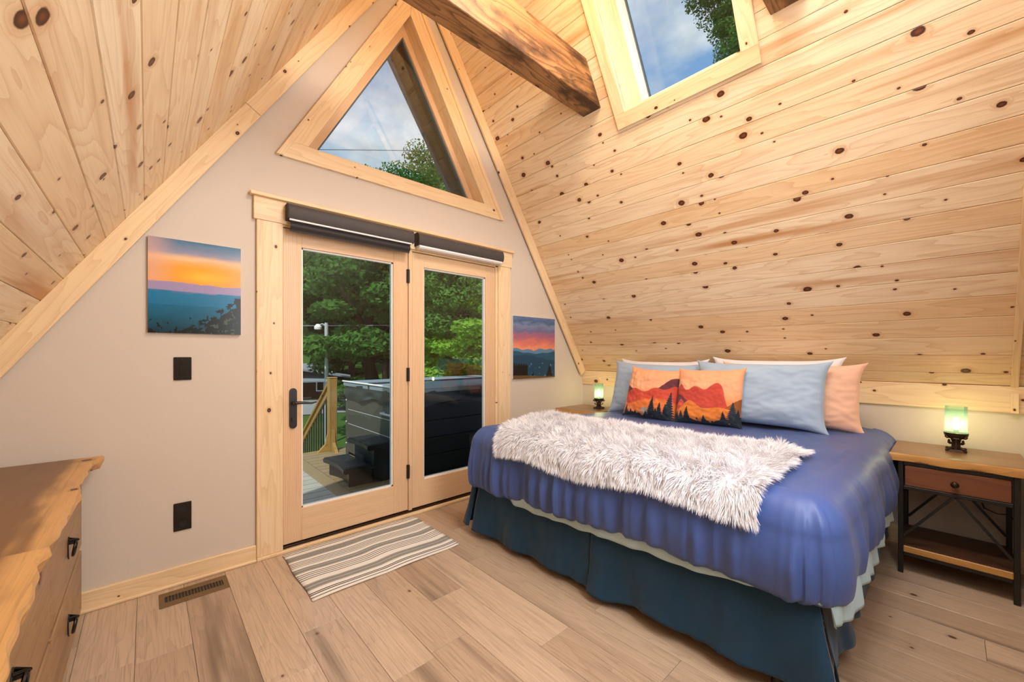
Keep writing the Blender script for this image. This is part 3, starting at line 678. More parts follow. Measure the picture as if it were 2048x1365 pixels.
# skirt: vertical cloth following foot and both sides
def skirt_path(t):
    """t in metres along: left side (head->foot), foot, right side"""
    a = BX1-BX0-.1; w = BY1-BY0
    if t < a: return Vector((BX1-.1-t, BY1+.01, 0)), Vector((0, 1, 0))
    if t < a+w: return Vector((BX0+.02, BY1+.005-(t-a), 0)), Vector((-1, 0, 0))
    return Vector((BX0+(t-a-w), BY0-.005, 0)), Vector((0, -1, 0))
A_ = BX1-BX0-.1; W2_ = BY1-BY0
def skirt_seg(name, t0, t1, seed, fz=.06):
    n = int((t1-t0)/.012)
    def fn(u, v):
        t = t0+(t1-t0)*u; p, nn = skirt_path(t); h = 1-v
        fold = ((.016 if t < A_+W2_ else .009)*math.sin(t*19+seed)+.014*ns(t*7, seed, v*1.5)+.012*ns(t*16, seed+3, v*2.2))*(.05+v**1.2)
        fl_ = .035*v
        q = p+nn*(fl_+fold+.004)
        c = 0
        # corner rounding/flare
        for tc_ in (A_, A_+W2_):
            d = abs(t-tc_)
            if d < .12:
                k_ = (1-d/.12)**2; q += Vector((-1, 1 if tc_ == A_ else -1, 0))*.045*k_*v
        zb = fz+.02*ns(t*3, 5, 0)+.008*ns(t*14, 9, 0)
        if t > A_+1.1: zb += .035*min(1, (t-A_-1.1)/.8)
        q.z = .40+(zb-.40)*v + (.006*math.sin(t*8)*v)
        return q
    o = sgrid(name, fn, n, 26, M['skirt'], BE); s_ = o.modifiers.new('s', 'SOLIDIFY'); s_.thickness = .002
    return o
tl = A_+.99
skirt_seg('bed_skirt', 1.0, A_+.02, 1.)
skirt_seg('bed_skirt', A_+.045, tl, 2., .045); skirt_seg('bed_skirt', tl+.006, A_+W2_+.02, 3., .045); skirt_seg('bed_skirt', A_+W2_+.028, A_+W2_+A_, 4., .07)
# cloth shell wrapping the mattress
def ztop(x, y):
    a = max(0, min(1, (x-2.3)/1.2)); b = max(0, min(1, (y+2.5)/1.9))
    return .752-.058*a*b+.006*ns(x*2.2, y*2.2, 3)
def wrap(x, y, X0, YA, YB_, r, hemdrop, top=ztop, puff=.0, fold=None, off=0.):
    """unrolled (x,y) -> world. X0 foot edge; YA upper y edge (left), YB_ lower y edge (right)"""
    ix, ia, ib = X0+r, YA-r, YB_+r
    dx = max(0., ix-x); dy = max(0., y-ia); dz = max(0., ib-y); dyy = dy if dy > 0 else dz; sy = 1 if dy > 0 else -1
    cx, cy = max(x, ix), min(max(y, ib), ia)
    d = max(dx, dyy); zt = top(cx, cy)+off
    if d <= 0: return Vector((x, y, zt)), 0., 0., (0, 0)
    h = math.hypot(dx, dyy); nx, ny = -dx/h, sy*dyy/h
    R = r+off
    ds = d*R/r if d < r*PI/2 else d
    if d < r*PI/2: th = d/r; px_, pz = R*math.sin(th), R*(1-math.cos(th)); drop = 0
    else: drop = d-r*PI/2; px_, pz = R, R+drop
    k_ = drop/max(hemdrop, 1e-5)
    bul = puff*math.sin(min(1, k_)*PI*.9)
    # perimeter coordinate
    s = (cy+ny*.3) if abs(nx) > abs(ny) else (10+cx)
    w = fold(s, k_, d, nx, ny) if fold else 0
    q = Vector((cx+nx*(px_+bul+w), cy+ny*(px_+bul+w), zt-pz))
    return q, d, k_, (nx, ny)
CX0, CYA, CYB, CR, CH = 1.655, -.545, -2.615, .125, .215
def cfold(s, k_, d, nx, ny):
    foot = abs(nx) > abs(ny); k2 = min(1, d/.3)
    a = (.016*(1-abs(math.sin(s*15+2.5*ns(s*3, 1, 0)))**.6)+.010*(1-abs(math.sin(s*31+4*ns(s*2.2, 5, 0)))**.5) if foot else .010*(1-abs(math.sin(s*9+3*ns(s*3, 1, 0)))**.6))+.018*ns(s*7, .3, k2*.6)+.010*ns(s*19, 2.3, k2*.9)+.02*ns(s*4, 7, 0)
    if foot:
        # tight gathers near the hem on the left two thirds
        gl = max(0, min(1, (s+2.3)/.9)); a += (.35+.65*gl)*.012*math.sin(s*75+5*ns(s*6, 4, 0))*k2**2*(.4+1.2*abs(ns(s*5, 6, 1)))
        a += .006*math.sin(s*60)*k2**3
    return a*k2*1.15
def csurf(x, y, off=0., wr=True):
    q, d, k_, n_ = wrap(x, y, CX0, CYA, CYB, CR, CH, puff=.018, fold=cfold if wr else None, off=off)
    if d <= 0:
        e = 1.
        q.z += .007*ns(x*5, y*3, 1)+.005*ns(x*3+y*4, y*9-x*2, 2)
        rw = max(0, min(1, (-1.9-y)/.5)); q.z += rw*(.012*ns(x*5-y*9, x*2, 5))
    return q, d, k_
def comf(u, v):
    x = 3.66-(3.66-(CX0+CR-CR*PI/2-CH))*u; yl = CYA-CR+CR*PI/2+CH; yr = CYB+CR-CR*PI/2-CH
    y = yl+(yr-yl)*v
    q, d, k_ = csurf(x, y)
    if k_ > 0:
        foot = x < CX0+CR
        # hem height variation, tucked under
        left = max(0, min(1, (y+1.9)/1.2)); q.z -= (.05*left+.02 if foot else 0)*k_
        q.z += .008*ns(x*6+y*6, 3, 0)*k_
        if k_ > .86:
            t = (k_-.86)/.14; c = Vector((2.6, -1.55, q.z)); dd = (c-q).normalized(); q += dd*.03*t*t
    if 2.95 < x and d <= 0: pass
    return q
CO = sgrid('comforter', comf, 230, 330, M['comf'])
s_ = CO.modifiers.new('s', 'SOLIDIFY'); s_.thickness = .012; s_.offset = -1
tag(CO, 'puffy navy blue satin comforter spread over the bed', 'comforter')
def sfold(s, k_, d, nx, ny):
    k2 = min(1, k_)
    return (.008*ns(s*10, 1.3, k2)+.006*math.sin(s*40+3*ns(s*5, 2, 0))+(.010*math.sin(s*17+4*ns(s*4, 8, 0)) if abs(ny) > abs(nx) else 0))*k2
def sheet(u, v):
    X0, YA, YB_, r, H = 1.668, -.570, -2.600, .07, .27
    x = 3.64-(3.64-(X0+r-r*PI/2-H))*u; yl = YA-r+r*PI/2+H-.16; yr = YB_+r-r*PI/2-H; y = yl+(yr-yl)*v
    q, d, k_, n_ = wrap(x, y, X0, YA, YB_, r, H, top=lambda a, b: .672, fold=sfold)
    foot = abs(n_[0]) > abs(n_[1])
    if k_ > 0:
        if foot:
            zb = .325+.045*max(0, min(1, (-1.2-q.y)/1.1))+.09*max(0, min(1, (q.y+1.05)/.25))+.006*ns(q.y*6, 0, 0)+.04*max(0, min(1, (-2.2-q.y)/.3))
            q.z = .602+(zb-.602)*k_
        else: q.y += (.02*k_ if q.y > -1 else -.02*k_); zb = .33+.018*ns(q.x*4, 1, 0)+.008*math.sin(q.x*15+1); q.z = .602+(zb-.602)*k_
    return q
SH = sgrid('bed_sheet', sheet, 150, 220, M['sheet']); s_ = SH.modifiers.new('s', 'SOLIDIFY'); s_.thickness = .003
tag(SH, 'pale aqua sheet edge showing below the navy comforter', 'sheet')
# fur throw
FQ = [(1.60, -.93), (2.38, -.60), (2.40, -2.36), (1.615, -2.36)]   # foot-left, head-left, head-right, foot-right in unrolled coords
def fq(u, v):   # u: 0 left..1 right, v: 0 foot..1 head
    a = Vector(FQ[0]).lerp(Vector(FQ[3]), u); b = Vector(FQ[1]).lerp(Vector(FQ[2]), u); p = a.lerp(b, v)
    p.x += .012*math.sin(u*11)*(.5-v)*2; return p
def fpos(u, v, off): p = fq(u, v); return csurf(p.x, p.y, off, False)[0]
FU = sgrid('fur_throw', lambda u, v: fpos(u, v, .020+.006*ns(u*6, v*4, 2)), 90, 46, M['fur'])
s_ = FU.modifiers.new('s', 'SOLIDIFY'); s_.thickness = .014; s_.offset = -1
tag(FU, 'shaggy white faux fur throw laid across the foot of the bed', 'throw')
rn = np.random.RandomState(2); nS = 52000
GU, GV = 120, 60
gp = np.array([[fpos(i/GU, j/GV, .022) for i in range(GU+1)] for j in range(GV+1)])
def samp(u, v):
    a = np.clip(u*GU, 0, GU-1e-4); b = np.clip(v*GV, 0, GV-1e-4); i = a.astype(int); j = b.astype(int); fa = (a-i)[:, None]; fb = (b-j)[:, None]
    P = gp[j, i]*(1-fa)*(1-fb)+gp[j, i+1]*fa*(1-fb)+gp[j+1, i]*(1-fa)*fb+gp[j+1, i+1]*fa*fb
    du = gp[j, i+1]-gp[j, i]; dv = gp[j+1, i]-gp[j, i]; n = np.cross(du, dv); n /= np.linalg.norm(n, axis=1)[:, None]
    n *= np.sign(n[:, 2:3]+n[:, 0:1]*-.2+1e-9)
    return P, n, du/np.linalg.norm(du, axis=1)[:, None], dv/np.linalg.norm(dv, axis=1)[:, None]
u = rn.rand(nS); v = rn.rand(nS); ne = 9000
e = rn.randint(0, 4, ne); r_ = rn.rand(ne); sml = rn.rand(ne)*.012
u[:ne] = np.where(e == 0, r_, np.where(e == 1, r_, np.where(e == 2, sml*.5, 1-sml*.5))); v[:ne] = np.where(e == 0, sml, np.where(e == 1, 1-sml, r_))
P, n, du, dv = samp(u, v)
# clump field: direction varies smoothly, hair lies outward at edges and downhill
cl = lambda f, s_: np.array([mnoise.noise(Vector((a*f*2.2, b*f, s_))) for a, b in zip(u, v)])
c1 = cl(9, 0.)+.6*cl(26, 3.); c2 = cl(9, 7.)+.6*cl(26, 11.)
out = (np.clip((u-.93)/.07, 0, 1)-np.clip((.07-u)/.07, 0, 1))[:, None]*du+(np.clip((v-.85)/.15, 0, 1)-np.clip((.2-v)/.2, 0, 1))[:, None]*dv
L = (.036+.020*rn.rand(nS))[:, None]
dirn = n*.62+du*(c1*.9)[:, None]+dv*(c2*.9-.25)[:, None]+out*1.1+rn.randn(nS, 3)*.13
dirn /= np.linalg.norm(dirn, axis=1)[:, None]
mid = P+dirn*L*.55; d2 = dirn+np.array([0, 0, -.45])+rn.randn(nS, 3)*.10; d2 /= np.linalg.norm(d2, axis=1)[:, None]; tip = mid+d2*L*.55
side = np.cross(dirn, rn.randn(nS, 3)); side /= np.linalg.norm(side, axis=1)[:, None]; wd = .0011+.0007*rn.rand(nS)[:, None]
V = np.stack([P-side*wd, P+side*wd, mid-side*wd*.8, mid+side*wd*.8, tip], 1).reshape(-1, 3)
me = bpy.data.meshes.new('fur_pile'); me.vertices.add(len(V)); me.vertices.foreach_set('co', V.ravel().astype(np.float32))
idx = np.arange(nS)[:, None]*5; loops = np.concatenate([idx+0, idx+1, idx+3, idx+2, idx+2, idx+3, idx+4], 1).ravel()
me.loops.add(len(loops)); me.loops.foreach_set('vertex_index', loops.astype(np.int32))
ls = (np.arange(nS)[:, None]*7+np.array([[0, 4]])).ravel(); me.polygons.add(nS*2); me.polygons.foreach_set('loop_start', ls.astype(np.int32))
me.update(calc_edges=True); me.validate(); setmat(me, M['fur'])
fp = link(bpy.data.objects.new('fur_pile', me), FU); tag(fp, kind='stuff')
# pillows
def pillow(name, cy, zb, xb, w, h, th, lean, mat, label, group, seed, roll=0., color=None, res=(72, 60), corner=.06):
    a = lean; ex = Vector((0, -1, 0)); ey = Vector((math.sin(a), 0, math.cos(a))); ez = ex.cross(ey)
    if roll:
        ex2 = ex*math.cos(roll)+ey*math.sin(roll); ey2 = ey*math.cos(roll)-ex*math.sin(roll); ex, ey = ex2, ey2
    m = Matrix((ex, ey, ez)).transposed().to_4x4(); m.translation = Vector((xb, cy, zb))+ey*h/2
    nu, nv = res if color is None else (150, 150)
    def half(sg):
        def fn(u, v):
            U, Vv = u*2-1, v*2-1
            px_ = U*(w/2)*(1-corner*1.6*(1-Vv**4)*abs(U)**3); py_ = Vv*(h/2)*(1-corner*2.2*(1-U**4)*abs(Vv)**3)
            T = th/2*((1-abs(U)**3.2)*(1-abs(Vv)**3.2))**.55
            T *= 1+.10*ns(U*1.6, Vv*1.6, seed)
            ed = (1-T/(th/2)); T += .012*ns(U*3+seed, Vv*3, seed*2)*(1-ed)+.005*ns(U*9, Vv*9, seed)*(1-ed)+.016*ed*ns(U*7, Vv*7, seed+5)*(1-abs(U)**8)*(1-abs(Vv)**8)
            T += sg*0
            sag = -.012*(1-Vv)*0.5
            return (px_, py_, sg*max(T, .0)+.004*ns(U*3, Vv*3, seed+9)*0)
        return fn
    o = sgrid(name, half(1), nu, nv, mat, None, m, color=color)
    bk = sgrid('back', half(-1), nu//2 if color is None else 40, nv//2 if color is None else 40, mat if color is None else M['ppeach'], o, m)
    return tag(o, label, 'pillow' if color is None else 'cushion', group)
GP = 'bed pillows against the headboard slope'
pillow('pillow', -1.04, .70, 3.47, .86, .52, .16, .12, M['pwhite'], 'white pillow at the back, mostly hidden behind the left pale blue pillow', GP, 1)
pillow('pillow', -1.93, .74, 3.47, .88, .50, .16, .12, M['pwhite'], 'white pillow at the back of the right pillow stack', GP, 2)
pillow('pillow', -2.055, .735, 3.34, .88, .47, .17, .14, M['ppeach'], 'peach pillow sticking out right of the pale blue pillow', GP, 3)
pillow('pillow', -1.06, .69, 3.25, .86, .52, .17, .26, M['pblue'], 'pale blue pillow on the left by the corner lamp', GP, 4, roll=-.02)
pillow('pillow', -1.90, .735, 3.17, .88, .49, .19, .24, M['pblue'], 'pale blue pillow on the right in front of the peach one', GP, 5)
def conifer(u, v, x, y, h, w, seed=0):
    t = (v-y)/h; jag = .55+.45*np.abs(np.sin(t*38+seed)); return ((t > 0) & (t < 1) & (np.abs(u-x) < w*(1-t)*jag+.003))*1.
def cush(kind):
    def fn(u, v):
        c = interp(v, [(0, 'ef8a4c'), (.3, 'ef8a4c'), (.6, 'f8b58a'), (1, 'f5ac80')]); s = np.sin
        if kind == 0:
            r = .52-.10*s(u*5.2)+.20*sm(u, .55, 1.); r = np.where(u < .3, .62-.5*u, r); c = over(c, sm(r-v, 0, .008), '6d3a42')
            r = .44+.10*np.exp(-((u-.25)/.14)**2)+.14*np.exp(-((u-.62)/.16)**2)+.22*np.exp(-((u-.98)/.2)**2); c = over(c, sm(r-v, 0, .008), 'cf5240')
            r = .30+.12*s((u-.25)*3.2); c = over(c, sm(r-v, 0, .06), 'ee8244')
            r = .32-.7*u; c = over(c, sm(r-v, 0, .008), 'f4925a')
            c = over(c, sm(.11-np.hypot((u-.5), (v-.12)*1.1), 0, .03)*.8, '9aa6a0')
            tr = [(.6, .05, .38, .10), (.9, .05, .5, .12), (.74, .04, .3, .09), (.1, .02, .2, .08), (.3, 0, .12, .06), (.2, 0, .14, .06), (.84, .02, .3, .09), (.5, 0, .14, .06), (.68, 0, .22, .09)]
        else:
            r = .50+.17*np.exp(-((u-.1)/.09)**2)+.13*np.exp(-((u-.36)/.13)**2)+.20*np.exp(-((u-.66)/.13)**2)-.25*sm(u, .72, .86); c = over(c, sm(r-v, 0, .006), 'cc4f40')
            r = .30+.9*(u-.8); c = over(c, sm(r-v, 0, .008)*(u > .74), '9b5a2a')
            r = .46-.48*(u-.1)+.03*s(u*14); lo_ = .33-.35*(u-.12); c = over(c, sm(r-v, 0, .006)*(v > lo_-.1)*(u < .62), '6f3b4a')
            r = .24+.17*np.exp(-((u-.13)/.1)**2); c = over(c, sm(r-v, 0, .006), 'dc5f4c')
            r = .22+.17*np.exp(-((u-.28)/.14)**2)+.08*np.exp(-((u-.7)/.25)**2); c = over(c, sm(r-v, 0, .006), 'e8863e')
            tr = [(.06, 0, .22, .09), (.14, 0, .22, .09), (.24, 0, .3, .09), (.5, -.02, .17, .07), (.77, -.02, .26, .09), (.9, .05, .35, .12), (.97, .0, .3, .1), (.0, 0, .25, .08)]
        for i, t in enumerate(tr): c = over(c, conifer(u, v, *t, seed=i), '2b3742' if i % 2 else '232c35')
        n = fbm(u, v, 3+kind, 7, 2); lowm = (v < .05+.04*n+.05*np.abs(u-.45))*1.; c = over(c, lowm, '2c3843'); return c
    return fn
GC = 'orange landscape cushions at the centre of the bed'
pillow('cushion', -1.17, .715, 3.03, .475, .45, .15, .30, M['print'], 'square orange cushion printed with red hills and pines, left of the pair', GC, 6, roll=-.05, color=cush(0), corner=.05)
pillow('cushion', -1.645, .725, 3.01, .49, .45, .16, .30, M['print'], 'square orange cushion printed with wavy mountains, right of the pair', GC, 7, roll=.03, color=cush(1), corner=.05)
# ------------------------------------------------------------------ nightstands and lamps
def nightstand(y0, y1, label, x0=3.205, zt=.688):
    x1 = 3.665; n = empty('nightstand', ((x0+x1)/2, (y0+y1)/2, 0), label=label, cat='nightstand', group='nightstands beside the bed')
    box('table_top', (x0-.012, y0-.035, zt-.046), (x1, y1+.035, zt), M['ntop'], n, .004, 'y')
    nb = 24; bm = bmesh.new()
    ys = [y0-.035+(y1-y0+.07)*i/nb for i in range(nb+1)]
    a = [bm.verts.new((x0-.012, y, zt-.001)) for y in ys]; b = [bm.verts.new((x0-.018-.003*math.sin(y*40), y, zt-.016)) for y in ys]; c = [bm.verts.new((x0-.013-.003*math.sin(y*33+1), y, zt-.044+.003*math.sin(y*25))) for y in ys]
    for i in range(nb): bm.faces.new((a[i], a[i+1], b[i+1], b[i])); bm.faces.new((b[i], b[i+1], c[i+1], c[i]))
    m = frame((x0, (y0+y1)/2, zt), (0, 1, 0), (0, 0, 1)); bmesh.ops.transform(bm, matrix=m.inverted(), verts=bm.verts); bmobj('live_edge', bm, M['nedge'], n, m, smooth=True)
    t = .022; zu = zt-.046; B = M['blackw']
    for xx in (x0, x1-.03-t):
        for yy in (y0, y1-t): box('leg', (xx, yy, 0), (xx+t, yy+t, zu), B, n, .002, 'z')
    for xx in (x0+.001, x1-.03-t+.001):
        box('rail', (xx, y0+t, zu-.022), (xx+t-.002, y1-t, zu), B, n, .002, 'y'); box('rail', (xx, y0+t, zu-.160), (xx+t-.002, y1-t, zu-.140), B, n, .002, 'y'); box('rail', (xx, y0+t, .105), (xx+t-.002, y1-t, .125), B, n, .002, 'y')
        ym = (y0+y1)/2
        for s in (-1, 1):
            bm = bmesh.new(); ye = y0+t if s < 0 else y1-t; bar_bm(bm, (xx+.010, ym+s*.004, zu-.162), (xx+.010, ye, .215), .012, .014, (1, 0, 0)); bmobj('brace', bm, B, n)
    for yy in (y0+.001, y1-t+.001):
        for z in (zu-.022, .105): box('rail', (x0+t, yy, z), (x1-.03-t, yy+t-.002, z+.02), B, n, .002, 'x')
    box('shelf', (x0+.004, y0+.004, .125), (x1-.034, y1-.004, .158), M['nshelf'], n, .002, 'y')
    box('shelf_edge', (x0-.004, y0+t, .125), (x0+.008, y1-t, .160), M['nedge'], n, .003, 'y')
    d = box('drawer', (x0+.002, y0+t+.006, zu-.138), (x0+.018, y1-t-.006, zu-.024), M['ndrawer'], n, .003, 'y')
    box('drawer_box', (x0+.022, y0+t+.01, zu-.135), (x1-.06, y1-t-.01, zu-.03), M['ndrawer'], n, .002, 'y')
    yk = (y0+y1)/2; zk = zu-.085
    bm = bmesh.new(); prof = [(0, .007), (.012, .007), (.018, .012), (.024, .0165), (.030, .0165), (.036, .011), (.038, .001)]
    tube_bm(bm, [(x0+.002-p, yk, zk) for p, r in prof], [r for p, r in prof], 16); bmobj('knob', bm, M['bronze'], d, smooth=True)
    return n
nightstand(-3.082, -2.642, 'nightstand right of the bed, with drawer and angled black braces')
nightstand(-.505, -.065, 'nightstand in the far corner left of the bed, mostly hidden')
def lamp(c, label):
    x, y, z = c; n = empty('table_lamp', c, label=label, cat='lamp', group='aqua glass table lamps')
    br = M['bronze']
    bm = bmesh.new()
    for a in [PI/4+PI/2*i for i in range(4)]:
        dx, dy = math.cos(a), math.sin(a)
        tube_bm(bm, [(x+dx*r, y+dy*r, z+h) for r, h in [(.055, .006), (.050, .010), (.035, .012), (.018, .022), (.016, .05), (.024, .075), (.040, .083)]], [.006, .008, .006, .007, .006, .005, .005], 8)
        tube_bm(bm, [(x+dx*r, y+dy*r, z+h) for r, h in [(.022, .045), (.036, .045), (.044, .052), (.040, .060), (.034, .056)]], .004, 8)
        tube_bm(bm, [(x+dx*r, y+dy*r, z+h) for r, h in [(.040, .080), (.052, .080), (.060, .086), (.055, .094), (.049, .089)]], .004, 8)
    bmesh.ops.create_cone(bm, cap_ends=True, segments=20, radius1=.020, radius2=.014, depth=.06, matrix=Matrix.Translation((x, y, z+.042)))
    bmesh.ops.create_cone(bm, cap_ends=True, segments=4, radius1=.060, radius2=.044, depth=.012, matrix=Matrix.Translation((x, y, z+.007)) @ Matrix.Rotation(PI/4, 4, 'Z'))
    bmobj('base', bm, br, n, smooth='a')
    lathe('gallery', [(0, .078), (.030, .078), (.046, .086), (.050, .098), (.050, .108), (.046, .108), (.045, .098), (0, .094)], c, br, n, 32)
    lathe('socket', [(.022, .096), (.018, .104), (.012, .108), (.012, .128), (0, .128)], c, br, n, 20)
    lathe('bulb', [(.001, .127), (.009, .130), (.014, .142), (.0175, .155), (.016, .168), (.009, .184), (.003, .194), (.0005, .197)], c, M['bulb'], n, 20)
    # wavy glass cylinder
    def gf(R):
        def fn(u, v):
            a = 2*PI*u; r = R+.0012*ns(math.cos(a)*5, math.sin(a)*5, v*2.5+x)*1.5
            return (x+r*math.cos(a), y+r*math.sin(a), z+.100+v*.162)
        return fn
    sgrid('shade', gf(.0465), 64, 20, M['shade'], n)
    sgrid('shade_inner', gf(.0435), 64, 20, M['shade'], n)
lamp((3.50, -2.868, .688), 'small lit aqua glass lamp on the right nightstand')
lamp((3.48, -.375, .688), 'small lit aqua glass lamp in the far corner left of the bed')
cd = tube('power_cord', [(3.68, -2.95, .42), (3.66, -2.97, .46), (3.665, -3.0, .475), (3.66, -3.045, .47), (3.65, -2.99, .455), (3.655, -2.965, .40), (3.66, -2.98, .345), (3.66, -3.03, .325), (3.665, -3.07, .33), (3.66, -3.10, .30)], .003, M['black'], None, 6)
tag(cd, 'thin black power cord looped behind the right nightstand', 'cord')
# ------------------------------------------------------------------ exterior : roof overhang
RO = empty('roof_overhang', (2.2, .5, 3.6), label='dark grey roof rake overhang seen through the triangular window', cat='roof')
RO['kind'] = 'structure'
s = 0.
while s < SMAX+.2:
    board('soffit_panel', PR(s+.004, .16+.60, .03), (0, -1, 0), upR, .58, .32, .02, M['soffit'], RO, .003); s += .33
board('fascia', PR(-.4, .76, .06), upR, (0, 1, 0), SMAX+.6, .05, .20, M['soffitd'], RO, .004)
board('roof_deck', PR(-.4, .16, .0), upR, (0, 1, 0), SMAX+.6, .62, .12, M['soffitd'], RO, .004)
# deck
DKZ = -.05
DK = st(empty('deck', (1.9, 1.6, DKZ), label='grey composite board deck outside the glass door', cat='deck'))
y = .16; i = 0
while y < 2.86:
    y1 = min(y+.134, 2.87)
    box('deck_board', (-1.4, y, DKZ-.025), (1.292, y1, DKZ), M['deckb'], DK, .001, 'x'); box('deck_board', (1.437, y, DKZ-.025), (4.6, y1, DKZ), M['deckborder'], DK, .001, 'x'); y += .149
box('border_board', (1.297, .16, DKZ-.025), (1.432, 2.87, DKZ), M['deckborder'], DK, .004, 'y')
box('rim_joist', (-1.4, 2.87, DKZ-.28), (4.6, 2.91, DKZ), M['treated'], DK, .004, 'x')
box('substructure', (-1.4, .16, DKZ-.2), (4.6, 2.86, DKZ-.030), M['gap'], DK, 0)
RL = empty('stair_railing', (1.85, 2.9, DKZ), label='treated wood stair railing with black balusters beside the hot tub', cat='railing')
tw = M['treated']
box('post', (1.80, 2.74, DKZ), (1.90, 2.84, .93), tw, RL, .004, 'z'); box('post_cap', (1.795, 2.735, .93), (1.905, 2.845, .945), tw, RL, .004, 'x')
ra, rb = Vector((1.85, 2.84, .86)), Vector((1.85, 4.45, -.26))
def rbar(name, a, b, w, h, mat, par):
    a, b = Vector(a), Vector(b); ax = (b-a).normalized(); ay = Vector((0, 0, 1)).cross(ax).normalized()
    me = boxmesh(((b-a).length, w, h), .003, mat, name); return link(bpy.data.objects.new(name, me), par, frame((a+b)/2, ax, ay))
bm = bmesh.new(); prism_bm(bm, [(1.83, 2.74, DKZ), (1.83, 2.60, DKZ), (1.83, 2.72, DKZ+.12), (1.83, 2.74, DKZ+.3)], (.04, 0, 0)); prism_bm(bm, [(1.80, 2.77, DKZ), (1.66, 2.77, DKZ), (1.76, 2.77, DKZ+.10), (1.80, 2.77, DKZ+.28)], (0, .04, 0)); bmesh.ops.recalc_face_normals(bm, faces=bm.faces); bmobj('knee_brace', bm, tw, RL)
rbar('top_rail', ra, rb, .09, .04, tw, RL); rbar('side_rail', ra-Vector((0, 0, .06)), rb-Vector((0, 0, .06)), .04, .09, tw, RL); rbar('bottom_rail', ra-Vector((0, 0, .80)), rb-Vector((0, 0, .80)), .04, .09, tw, RL)
box('post', (1.80, 4.42, -1.4), (1.90, 4.52, -.2), tw, RL, .004, 'z')
for i in range(14):
    t = (i+.7)/14.4; p = ra.lerp(rb, t); tube('baluster', [(p.x, p.y, p.z-.80), (p.x, p.y, p.z-.08)], .010, M['black'], RL, 6)
ST = empty('deck_stairs', (1.3, 3.4, -.6), label='treated wood stairs going down from the deck edge', cat='stairs')
for i in range(10): box('tread', (.75, 2.92+i*.27, DKZ-.2-i*.187), (1.80, 2.92+i*.27+.27, DKZ-.165-i*.187), tw, ST, .004, 'x')
bm = bmesh.new(); prism_bm(bm, [(1.80, 2.92, DKZ-.05), (1.80, 5.7, DKZ-1.95), (1.80, 5.7, DKZ-2.3), (1.80, 2.92, DKZ-.4)], (-.04, 0, 0)); bmesh.ops.recalc_face_normals(bm, faces=bm.faces); bmobj('stringer', bm, tw, ST)
# hot tub
TX0, TX1, TY0, TY1 = 1.93, 4.1, .92, 2.50
HT = empty('hot_tub', ((TX0+TX1)/2, (TY0+TY1)/2, DKZ), label='large dark hot tub with vinyl cover on the deck', cat='hot tub')
for i in range(4):
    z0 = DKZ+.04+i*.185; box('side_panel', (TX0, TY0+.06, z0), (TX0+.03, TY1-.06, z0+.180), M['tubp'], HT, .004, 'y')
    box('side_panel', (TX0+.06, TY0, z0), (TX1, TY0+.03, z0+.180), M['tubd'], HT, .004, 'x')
for i in range(1, 4): box('highlight_strip', (TX0-.001, TY0+.07, DKZ+.034+i*.185), (TX0+.01, TY1-.07, DKZ+.040+i*.185), M['pole'], HT, 0, 'y')  # pale strips standing in for the edge highlights between panels
for a, b in [((TX0-.006, TY0-.006), (TX0+.07, TY0+.07)), ((TX0-.006, TY1-.07), (TX0+.07, TY1+.006))]:
    box('corner_post', (a[0], a[1], DKZ), (b[0], b[1], DKZ+.80), M['tubp'], HT, .010, 'z')
for z in (.10, .38, .66): tube('bolt', [(TX0-.006, TY1-.03, z), (TX0-.012, TY1-.03, z)], .009, M['white'], HT, 8)
box('shell', (TX0+.03, TY0+.03, DKZ+.01), (TX1, TY1, DKZ+.80), M['tubd'], HT, .01, 'x')
def coverside(u, v):
    per = [(TX1, TY0), (TX0, TY0), (TX0, TY1), (TX1, TY1)]
    t = u*3; i = min(2, int(t)); f = t-i; x = per[i][0]*(1-f)+per[i+1][0]*f; y = per[i][1]*(1-f)+per[i+1][1]*f
    nx, ny = [(0, -1), (-1, 0), (0, 1)][i]
    w = .028+.035*ns(x*4+y*4, v*2.5, 1)*v**.7; z = .905-.015*(1-v)-v*(.20+.04*math.sin((x+y)*5)); return (x+nx*w, y+ny*w, z)
sgrid('cover_skirt', coverside, 90, 8, M['vinyl'], HT)
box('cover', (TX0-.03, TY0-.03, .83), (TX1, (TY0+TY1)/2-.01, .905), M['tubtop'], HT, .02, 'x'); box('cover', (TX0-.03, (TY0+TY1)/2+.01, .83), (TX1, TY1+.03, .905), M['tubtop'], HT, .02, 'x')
tube('cover_piping', [(TX0-.03, TY0-.03, .905), (TX0-.03, TY1+.03, .905)], .010, M['white'], HT, 8); tube('cover_piping', [(TX0-.03, (TY0+TY1)/2, .91), (TX1, (TY0+TY1)/2, .91)], .014, M['vinyl'], HT, 8)
bm = bmesh.new(); tube_bm(bm, [(TX0-.04, TY0+.35, .62), (TX0-.08, TY0+.35, .62), (TX0-.08, TY0+.10, .62), (TX0-.04, TY0+.10, .62)], .012, 8); bmobj('grab_handle', bm, M['pole'], HT, smooth='a')
